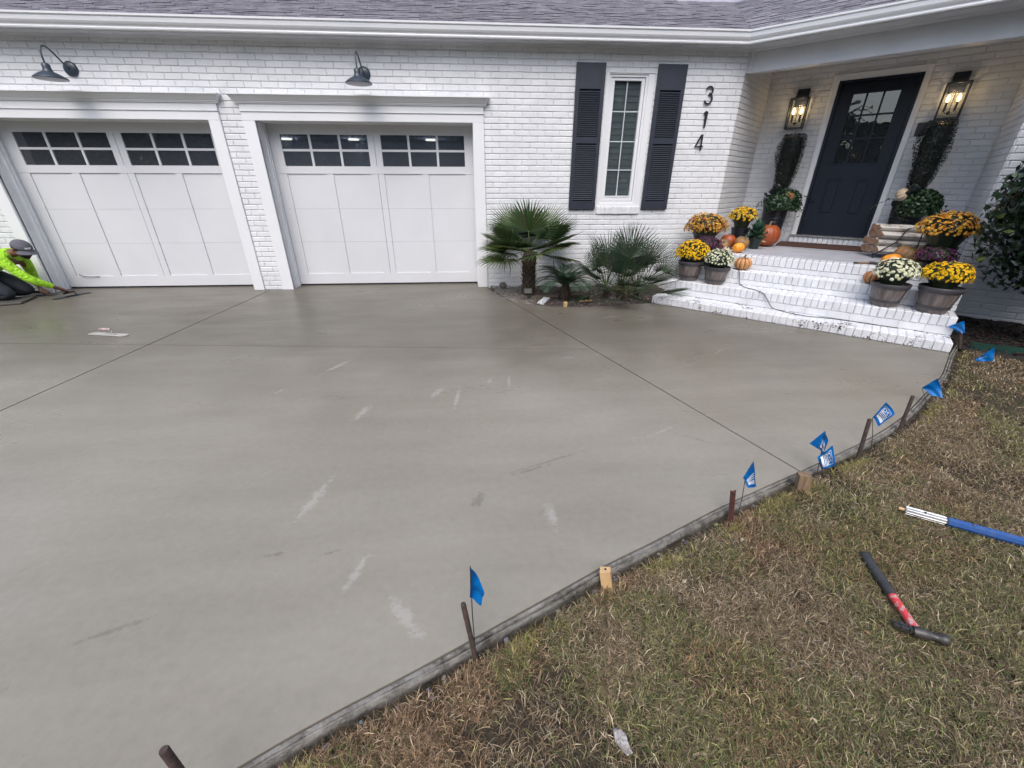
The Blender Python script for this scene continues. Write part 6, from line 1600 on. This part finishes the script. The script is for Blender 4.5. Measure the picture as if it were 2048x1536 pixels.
# ---- marking flags
def text_mesh(body, size):
    cu = bpy.data.curves.new('t', 'FONT'); cu.body = body; cu.size = size; cu.resolution_u = 2; cu.offset = 0.0
    ob = bpy.data.objects.new('t', cu); col.objects.link(ob); dg = bpy.context.evaluated_depsgraph_get(); me = bpy.data.meshes.new_from_object(ob.evaluated_get(dg))
    vs = [v_.co.copy() for v_ in me.vertices]; fs = [tuple(p_.vertices) for p_ in me.polygons]; bpy.data.objects.remove(ob); bpy.data.meshes.remove(me); return vs, fs
TXT = text_mesh('DS', 1.0)
def flag(base, wire_top, corners, label, printed=0, bow=.012, seed=0, extra=None):
    """corners: 4 world points (top by the wire, outer top, outer bottom, bottom by the wire); printed = side sign of the white print"""
    b = Vector(base); r = empty('marking_flag', b[:]); tag(r, label, 'marking flag', 'blue marking flags along the slab edge')
    A, B, C_, D_ = [Vector(c) - b for c in corners]; rs = random.Random(seed)
    wt = Vector(wire_top) - b; mb = MB(); mb.tube([Vector((0, 0, -.06)), wt * .5 + Vector((rs.uniform(-.004, .004), .002, 0)), wt], .0017, 6); mb.build('wire', 'wire', r, smooth=True)
    nn = (B - A).cross(D_ - A).normalized(); ph = rs.random() * 6
    def S(u_, v_, off=0.0):
        p = (A * (1 - u_) + B * u_) * (1 - v_) + (D_ * (1 - u_) + C_ * u_) * v_
        wv = bow * (math.sin(PI * u_) * 1.0 + .35 * math.sin(4.2 * u_ + 2.5 * v_ + ph)) + .004 * math.sin(9 * v_ + 5 * u_ + ph)
        return p + nn * (wv + off)
    N = 12; vs = []
    for s_2 in (-.0003, .0003):
        for i in range(N + 1):
            for j in range(N + 1): vs.append(S(i / N, j / N, s_2))
    o_ = (N + 1) ** 2; fs = []
    for i in range(N):
        for j in range(N):
            a = i * (N + 1) + j; fs.append((a, a + 1, a + N + 2, a + N + 1)); fs.append((o_ + a, o_ + a + N + 1, o_ + a + N + 2, o_ + a + 1))
    mb = MB(); mb.add(vs, fs); mb.build('flag_sheet', 'flag', r, smooth=True, fixn=False)
    if extra:
        q = MB(); q.add([Vector(c) - b for c in extra], [tuple(range(len(extra)))]); q.add([Vector(c) - b + Vector((.0008, .0008, 0)) for c in extra], [tuple(reversed(range(len(extra))))]); q.build('folded_corner', 'flag', r, fixn=False)
    if printed:
        sg = -.0010 * (1 if printed > 0 else -1)
        def quad(mb_, u0_, u1_, v0_, v1_, n=5):
            vs = [S(u0_ + (u1_ - u0_) * i / n, v0_ + (v1_ - v0_) * j / n, sg) for i in range(n + 1) for j in range(n + 1)]
            mb_.add(vs, [(i * (n + 1) + j, i * (n + 1) + j + 1, (i + 1) * (n + 1) + j + 1, (i + 1) * (n + 1) + j) for i in range(n) for j in range(n)])
        mb = MB()
        # u is the reading direction, v runs down the print
        u0_, u1_, v0_, v1_ = .16, .88, .14, .84; t_ = .022; mode = abs(printed)
        if mode == 3:      # only the thin outline shows
            quad(mb, .42, .45, .40, .80); quad(mb, .20, .45, .77, .80); quad(mb, .30, .40, .66, .68); mb.build('print', 'white', r, fixn=False)
        else:
            if mode == 1: quad(mb, u0_, u1_, v0_, v0_ + t_ * .8); quad(mb, u0_, u0_ + t_, v0_, .40); quad(mb, u1_ - t_, u1_, v0_, .40)
            for k in range(3): quad(mb, u0_, u1_, .42 + k * .085, .462 + k * .085)
            quad(mb, u0_, u1_, .68, v1_); mb.build('print', 'white', r, fixn=False)
            if mode == 1:
                mb = MB(); vsx = [v_.x for v_ in TXT[0]]; w_ = max(vsx) - min(vsx); x0_ = min(vsx); vs = []
                for v_ in TXT[0]:
                    uu = u0_ + .08 + (v_.x - x0_) / w_ * (u1_ - u0_ - .20); vv = v_.y / .72; vs.append(S(uu, .395 - vv * .185, sg * 1.1))
                mb.add(vs, TXT[1]); mb.build('lettering', 'white', r, fixn=False)
    return r
flag((-.062, -5.500, -.03), (-.064, -5.483, .395), [(-.064, -5.483, .397), (-.025, -5.478, .272), (-.039, -5.478, .211), (-.071, -5.484, .246)], 'plain blue flag nearest the camera on its thin wire', 0, .010, 1)
flag((1.185, -4.945, -.03), (1.190, -4.905, .200), [(1.184, -4.898, .189), (1.200, -4.911, .296), (1.230, -4.938, .165), (1.206, -4.920, .141)], 'folded blue flag above the short red brown stake', 2, .008, 2)
flag((1.785, -4.690, -.03), (1.772, -4.640, .250), [(1.771, -4.637, .255), (1.789, -4.660, .203), (1.790, -4.658, .113), (1.770, -4.640, .145)], 'blue flag folded to a triangle above the muddy wooden stake', 2, .006, 3,
     extra=[(1.7705, -4.6375, .256), (1.741, -4.606, .156), (1.7695, -4.6395, .143)])
flag((1.800, -4.735, -.04), (1.762, -4.683, .110), [(1.779, -4.700, .204), (1.809, -4.732, .103), (1.775, -4.697, .047), (1.751, -4.671, .112)], 'low blue flag with white DS print just below the triangle flag', 1, .008, 4)
flag((2.290, -4.490, -.03), (2.256, -4.424, .192), [(2.272, -4.445, .309), (2.309, -4.488, .250), (2.282, -4.456, .151), (2.256, -4.424, .192)], 'blue flag with white DS print between the two rusty bar stakes', 1, .008, 5)
flag((3.160, -4.010, -.03), (3.112, -3.929, .112), [(3.144, -3.972, .209), (3.186, -4.025, .081), (3.149, -3.978, .078), (3.112, -3.929, .111)], 'plain crumpled blue flag where the slab edge bends toward the steps', 0, .012, 6)
flag((4.62, -2.99, -.03), (4.50, -2.88, .24), [(4.535, -2.90, .262), (4.56, -2.935, .150), (4.535, -2.90, .146), (4.478, -2.835, .190)], 'blue flag in front of the dark mulch by the steps', 0, .012, 7)
flag((4.30, -3.40, -.04), (4.258, -3.335, .05), [(4.300, -3.388, .189), (4.320, -3.412, .070), (4.268, -3.342, .038), (4.256, -3.330, .054)], 'low blue flag in front of the green edging board', 3, .004, 8)
# ================================================================== TOOLS
pole = empty('float_pole', (2.3, -5.17, 0)); tag(pole, 'blue octagonal tool pole with a silver end lying in the grass', 'tool pole')
def pp(mb, name, mat, parent, smooth=False):
    o = mb.build(name, mat, parent, smooth=smooth); o.matrix_parent_inverse = Matrix.Translation(-parent.location); return o
pa, pd = Vector((1.995, -4.972, .012)), (Vector((2.360, -5.215, .012)) - Vector((1.995, -4.972, .012))).normalized()
mb = MB(); mb.tube([pa, pa + pd * .150], .0185, 8); pp(mb, 'silver_end', 'steel', pole)
mb = MB()
for k in range(8):
    a = 2 * PI * k / 8; sdv = pd.cross(Vector((0, 0, 1))).normalized(); o2 = sdv * math.cos(a) * .0178 + Vector((0, 0, 1)) * math.sin(a) * .0178; mb.tube([pa + pd * .004 + o2, pa + pd * .148 + o2], .0022, 5)
pp(mb, 'ridges', 'steel', pole)
mb = MB(); mb.tube([pa - pd * .022, pa + pd * .001], .0075, 10); pp(mb, 'spigot', 'wood_new', pole)
mb = MB(); mb.tube([pa + pd * .152, pa + pd * 1.35], .0225, 8); pp(mb, 'pole_tube', 'pole_blue', pole)
mb = MB(); mb.tube([pa + pd * .146, pa + pd * .156], .0205, 8); pp(mb, 'collar', 'grip', pole)
for t_ in (.07, .235):
    mb = MB(); p = pa + pd * t_ + Vector((-.004, -.006, .0175 if t_ < .1 else .0215)); mb.tube([p, p + Vector((0, 0, .004))], .004, 10); pp(mb, 'spring_button', 'black' if t_ < .1 else 'steel', pole)

ham = empty('claw_hammer', (1.53, -5.40, 0)); tag(ham, 'hammer with grey rubber grip and scuffed red handle lying in the grass', 'hammer')
h0, h1, h2 = Vector((1.594, -5.196, -.004)), Vector((1.527, -5.399, .006)), Vector((1.484, -5.533, .012))
mb = MB(); d = h1 - h0; mb.tube([h0, h0 + d * .03, h0 + d * .12, h0 + d * .3, h0 + d * .6, h0 + d * .85, h1], [.014, .0215, .0215, .0185, .0195, .0175, .0165], 14); pp(mb, 'rubber_grip', 'grip', ham, True)
mb = MB(); mb.tube([h1 - d * .01, h1.lerp(h2, .5), h2], [.0150, .0135, .0145], 12); pp(mb, 'handle', 'redh', ham, True)
hd = (Vector((1.552, -5.600, -.012)) - Vector((1.425, -5.535, -.018))).normalized(); hc = h2 + Vector((.0, -.010, .002))
mb = MB(); mb.tube([hc - hd * .018, hc, hc + hd * .022, hc + hd * .034, hc + hd * .050, hc + hd * .056, hc + hd * .074, hc + hd * .077], [.0165, .0195, .0165, .0125, .0130, .0190, .0190, .0170], 14); pp(mb, 'hammer_face', 'hsteel', ham, True)
for sg in (-1, 1):
    mb = MB(); sdv = hd.cross(Vector((0, 0, 1))).normalized() * .006 * sg
    cp = [hc - hd * .010 + sdv * .6, hc - hd * .030 + sdv + Vector((0, 0, .003)), hc - hd * .052 + sdv * 1.2 + Vector((.006, .004, 0)), hc - hd * .072 + sdv * 1.5 + Vector((.016, .012, -.006))]
    for a, b, ww in zip(cp[:-1], cp[1:], (.017, .015, .011)): mb.obox(a, b, .011, ww)
    pp(mb, 'claw', 'hsteel', ham)

def trowel(name, p0, p1, wd, mats, label, handle_off=.055, hl=.13):
    a, b = Vector(p0), Vector(p1); r = empty(name, a[:], math.atan2((b - a).y, (b - a).x)); tag(r, label, 'trowel', 'finishing trowels on the wet slab'); L = (b - a).length
    mb = MB(); n = 10; pts = [(wd / 2 * math.cos(PI / 2 + PI * k / n) + wd / 2, wd / 2 * math.sin(PI / 2 + PI * k / n)) for k in range(n + 1)] + [(L - wd / 2 + wd / 2 * math.cos(-PI / 2 + PI * k / n), wd / 2 * math.sin(-PI / 2 + PI * k / n)) for k in range(n + 1)]
    m_ = len(pts); mb.add([(x_, y_, .003) for x_, y_ in pts] + [(x_, y_, .006) for x_, y_ in pts], [tuple(reversed(range(m_))), tuple(range(m_, 2 * m_))] + [(i, (i + 1) % m_, m_ + (i + 1) % m_, m_ + i) for i in range(m_)]); mb.build('blade', mats[0], r)
    mb = MB(); mb.tube([(L * .32, 0, .008), (L * .68, 0, .008)], .006, 8); mb.tube([(L * .60, 0, .010), (L * .62, 0, .04), (L * .56, 0, handle_off)], .006, 8); mb.build('mount', mats[1], r, smooth=True)
    mb = MB(); h_ = L * .60; mb.tube([(h_, 0, handle_off), (h_ - hl * .2, 0, handle_off + .004), (h_ - hl * .6, 0, handle_off + .003), (h_ - hl, 0, handle_off - .002)], [.010, .014, .0155, .011], 12); mb.build('handle', mats[2], r, smooth=True)
    return r
M['pinkwood'] = simple('cement_dusted_handle', (0.30, 0.17, 0.17), (0.46, 0.40, 0.39), .6, 30)
M['troweldirty'] = simple('cement_smeared_blade', (0.44, 0.43, 0.40), (0.28, 0.27, 0.25), .4, 16)
trowel('finishing_trowel', (-4.136, -1.955, .0), (-3.700, -2.050, .0), .085, ('troweldirty', 'troweldirty', 'pinkwood'), 'cement smeared trowel lying alone on the wet slab')
trowel('finishing_trowel', (-5.823, -.452, .0), (-5.681, -.031, .0), .09, ('black', 'black', 'black'), 'long black trowel under the hand of the kneeling worker')
trowel('finishing_trowel', (-6.36, -.23, .0), (-6.03, -.16, .0), .085, ('hsteel', 'black', 'black'), 'dark hand float under the left hand of the kneeling worker')
mb = MB(Matrix.Translation((-6.42, -.62, .016)) @ Matrix.Rotation(R(22), 4, 'Z')); mb.cbox(-.42, .36, -.20, .20, -.014, .014, .006); o = mb.build('kneeling_board', 'joint', None); tag(o, 'flat grey kneeling board under the knees of the worker', 'kneeling board')
mb = MB(); mb.tube([(-5.99, .262, .205), (-5.96, .235, .19), (-5.90, .232, .178), (-5.80, .236, .172), (-5.70, .24, .174)], .004, 6); o = mb.build('door_seal_strip', 'grip', None); tag(o, 'thin loose dark strip hanging at the foot of the left garage door', 'strip')

# ================================================================== PERSON
person = empty('person', (-6.30, -.42, 0)); tag(person, 'person in fluorescent yellow shirt and grey cap kneeling on the slab with a black trowel', 'person')
def skinmesh(name, verts, edges, mat, parent, lv_=2):
    """verts: list of (x,y,z,radius or (rx,ry))"""
    me = bpy.data.meshes.new(name); me.from_pydata([v_[:3] for v_ in verts], edges, []); me.update()
    o = link(name, me, mat, parent); o.matrix_parent_inverse = Matrix.Translation(-parent.location)
    md = o.modifiers.new('skin', 'SKIN'); md.use_smooth_shade = True; md.branch_smoothing = 0.6
    sl = me.skin_vertices[0].data if len(me.skin_vertices) else None
    for i, v_ in enumerate(verts):
        rr = v_[3] if isinstance(v_[3], tuple) else (v_[3], v_[3]); sl[i].radius = rr
    sl[0].use_root = True
    sb = o.modifiers.new('sub', 'SUBSURF'); sb.levels = lv_; sb.render_levels = lv_
    return o
# body: pelvis root, torso, neck, head with face, arms, hands with five fingers each, legs
hf = Vector((.84, -.16, -.52)).normalized(); hs_ = hf.cross(Vector((0, 0, 1))).normalized(); hu = hs_.cross(hf).normalized(); HC = Vector((-5.925, -.42, .662))
BV = [(-6.66, -.42, .42, .12), (-6.42, -.42, .48, .115), (-6.18, -.42, .555, .125), (-6.08, -.42, .605, .075), (-6.01, -.42, .63, .052)]
BE = [(0, 1), (1, 2), (2, 3), (3, 4)]
def addc(parent_i, pts):
    last = parent_i
    for p in pts: BV.append(p); BE.append((last, len(BV) - 1)); last = len(BV) - 1
    return last
c0 = HC - hu * .06 - hf * .01; c1 = HC + hf * .005; c2_ = HC + hu * .055
addc(4, [(*c0, .066), (*c1, .082), (*c2_, .074)])
nose_i = len(BV) - 2; nz = HC + hf * .095 - hu * .02; addc(nose_i, [(*(HC + hf * .075 - hu * .015), .026), (*nz, .012)])
jaw = HC + hf * .062 - hu * .075; addc(nose_i - 1, [(*jaw, .034)])
sN = addc(2, [(-6.11, -.56, .515, .058), (-5.985, -.565, .40, .045), (-5.880, -.545, .292, .038), (-5.815, -.46, .215, .033), (-5.765, -.385, .150, .025), (-5.752, -.345, .118, (.032, .018))])
hand = Vector((-5.748, -.335, .112)); hd_ = Vector((.12, .62, -.42)).normalized(); acr = hd_.cross(Vector((0, 0, 1))).normalized()
def fingers(root_i, base, d, ac, curl, L=(.050, .056, .052, .042)):
    for k in range(4):
        o_ = ac * (k - 1.5) * .019; p1 = base + d * .030 + o_; p2 = p1 + (d + Vector((0, 0, -curl * .5))).normalized() * L[k] * .55; p3 = p2 + (d + Vector((0, 0, -curl * 1.5))).normalized() * L[k] * .55
        addc(root_i, [(*p1, .0105), (*p2, .0092), (*p3, .0078)])
    t1 = base + ac * -.030 + d * .002 + Vector((0, 0, -.012)); t2 = t1 + (d * .6 - ac * .35 + Vector((0, 0, -.5))).normalized() * .034; addc(root_i, [(*t1, .0125), (*t2, .009)])
fingers(sN, hand, hd_, acr, 0.7)
sF = addc(2, [(-6.14, -.28, .49, .058), (-6.17, -.20, .38, .045), (-6.205, -.165, .285, .038), (-6.20, -.175, .18, .032), (-6.185, -.18, .105, .025), (-6.170, -.182, .078, (.030, .018))])
fingers(sF, Vector((-6.168, -.182, .072)), Vector((.75, .05, -.25)).normalized(), Vector((0, 1, 0)), 0.9)
for sy in (-1, 1): addc(0, [(-6.60, -.42 + sy * .12, .34, .090), (-6.38, -.42 + sy * .125, .20, .072), (-6.215, -.42 + sy * .125, .085, .052), (-6.42, -.42 + sy * .13, .075, .050), (-6.72, -.42 + sy * .13, .070, .038), (-6.80, -.42 + sy * .13, .050, .034), (-6.84, -.42 + sy * .13, .025, .028)])
body = skinmesh('body', BV, BE, 'skin', person)
SV = [(-6.62, -.42, .42, (.160, .145)), (-6.45, -.42, .465, (.160, .140)), (-6.27, -.42, .535, (.178, .145)), (-6.14, -.42, .595, (.155, .115)), (-6.065, -.42, .628, (.070, .064)),
      (-6.10, -.565, .560, .080), (-5.985, -.568, .402, .061), (-5.880, -.548, .292, .054), (-5.815, -.463, .217, .044), (-5.775, -.402, .166, .034),
      (-6.13, -.275, .55, .080), (-6.175, -.198, .38, .060), (-6.207, -.163, .285, .052), (-6.20, -.173, .18, .046), (-6.188, -.179, .118, .038)]
SE = [(0, 1), (1, 2), (2, 3), (3, 4), (3, 5), (5, 6), (6, 7), (7, 8), (8, 9), (3, 10), (10, 11), (11, 12), (12, 13), (13, 14)]
skinmesh('shirt', SV, SE, 'vest', person, 3)
TV = [(-6.64, -.42, .36, .150)]; TE = []
for sy in (-1, 1):
    b0 = len(TV); TV += [(-6.57, -.42 + sy * .10, .32, .115), (-6.38, -.42 + sy * .125, .215, .098), (-6.235, -.42 + sy * .125, .115, .078), (-6.215, -.42 + sy * .125, .085, .068), (-6.42, -.42 + sy * .13, .090, .070), (-6.72, -.42 + sy * .13, .080, .055)]
    TE += [(0, b0)] + [(b0 + i, b0 + i + 1) for i in range(5)]
skinmesh('trousers', TV, TE, 'trouser', person)
# cap: dome and brim in head frame
HM = Matrix(((hf.x, hs_.x * -1, hu.x, HC.x), (hf.y, hs_.y * -1, hu.y, HC.y), (hf.z, hs_.z * -1, hu.z, HC.z), (0, 0, 0, 1)))
mb = MB(HM); vs = []; n = 24
for j in range(9):
    a = PI / 2 * j / 8
    for k in range(n):
        t_ = 2 * PI * k / n; rr = math.cos(a); vs.append((.108 * rr * math.cos(t_) - .004, .092 * rr * math.sin(t_), .030 + .080 * math.sin(a)))
mb.add(vs, [(j * n + k, j * n + (k + 1) % n, (j + 1) * n + (k + 1) % n, (j + 1) * n + k) for j in range(8) for k in range(n)])
cap_o = mb.build('cap', 'cap', person, smooth=True); cap_o.matrix_parent_inverse = Matrix.Translation(-person.location)
mb = MB(HM); vs = []; m_ = 12
for zo in (0, -.004):
    for i in range(5):
        for k in range(m_ + 1):
            t_ = R(-62) + R(124) * k / m_; rr = .102 + .062 * i / 4 * math.cos(t_ * .85) ** .5; vs.append((rr * math.cos(t_) - .004, .88 * rr * math.sin(t_), .034 - .022 * (i / 4) - .030 * (math.sin(t_) ** 2) + zo))
o_ = 5 * (m_ + 1); fs = [(i * (m_ + 1) + k, i * (m_ + 1) + k + 1, (i + 1) * (m_ + 1) + k + 1, (i + 1) * (m_ + 1) + k) for i in range(4) for k in range(m_)]
mb.add(vs, fs + [tuple(o_ + q for q in reversed(f_)) for f_ in fs] + [((4 * (m_ + 1)) + k, 4 * (m_ + 1) + k + 1, o_ + 4 * (m_ + 1) + k + 1, o_ + 4 * (m_ + 1) + k) for k in range(m_)])
br = mb.build('brim', 'cap', cap_o, smooth=True); 
mb = MB(HM)
for k, (a, b) in enumerate([((.095, -.055, .075), (.108, -.028, .078)), ((.108, -.026, .078), (.112, .0, .079)), ((.100, -.050, .062), (.113, -.005, .066))]): mb.obox(a, b, .004, .006)
mb.build('embroidery', 'white', cap_o)
# face: eyes, beard, ears, hair at the back
mb = MB(HM)
for sy in (-1, 1): mb.lathe([(.001, .008), (.010, .004), (.012, 0), (.010, -.004), (.001, -.008)], 10, org=(.078, sy * .032, .004))
e = mb.build('eyes', 'beard', person); e.matrix_parent_inverse = Matrix.Translation(-person.location)
mb = MB(HM)
for sy in (-1, 1): mb.lathe([(.001, .030), (.014, .022), (.018, .006), (.014, -.016), (.004, -.026)], 10, org=(-.005, sy * .083, -.008))
e = mb.build('ears', 'skin', person, smooth=True); e.matrix_parent_inverse = Matrix.Translation(-person.location)
bv = []
mb = MB(HM)
for (x_, y_, z_, r_) in ((.068, 0, -.078, .034), (.052, .034, -.066, .030), (.052, -.034, -.066, .030), (.090, 0, -.048, .014)): mb.lathe([(.001, r_ * .8), (r_ * .8, r_ * .5), (r_, 0), (r_ * .8, -r_ * .5), (.001, -r_ * .8)], 12, org=(x_, y_, z_))
e = mb.build('beard', 'beard', person, smooth=True); e.matrix_parent_inverse = Matrix.Translation(-person.location)
mb = MB(HM); mb.lathe([(.090, .034), (.094, .02), (.088, 0), (.060, -.02)], 20, org=(-.012, 0, 0)); e = mb.build('hair', 'beard', person, smooth=True); e.matrix_parent_inverse = Matrix.Translation(-person.location)

# ================================================================== woodland across the street (unseen, mirrored in the glass; ring shaped to block low sky)
r_ = np.random.default_rng(5); Vs, Fs, Cs, off_ = [], [], [], 0
for k in range(34):
    an = R(188 + 164 * (k + .5) / 34 + r_.uniform(-2, 2)); gap = abs(math.degrees(an) - 234) < 17; rad_ = 34 if gap else 19 + r_.uniform(0, 6); cx_, cy_ = math.cos(an) * rad_ * 1.1, -3 + math.sin(an) * rad_; H_ = r_.uniform(5, 8) if gap else r_.uniform(8, 13)
    n = 900; d = r_.normal(0, 1, (n, 3)); d /= np.linalg.norm(d, axis=1)[:, None]; P = np.array([cx_, cy_, H_ * .52]) + d * np.array([2.9, 2.9, H_ * .50]) * r_.uniform(.4, 1, (n, 1)) ** .5
    V, F, C = leafcloud(P, d, r_.uniform(.55, 1.1, n), np.array([[0.035, 0.055, 0.025]]) * r_.uniform(.5, 1.6, (n, 1)), k, .7, .6); Vs.append(V); Fs.append(F + off_); Cs.append(C); off_ += len(V)
o = np_mesh('woodland', np.concatenate(Vs), np.concatenate(Fs), np.concatenate(Cs), 'leaf'); tag(o, kind='stuff')
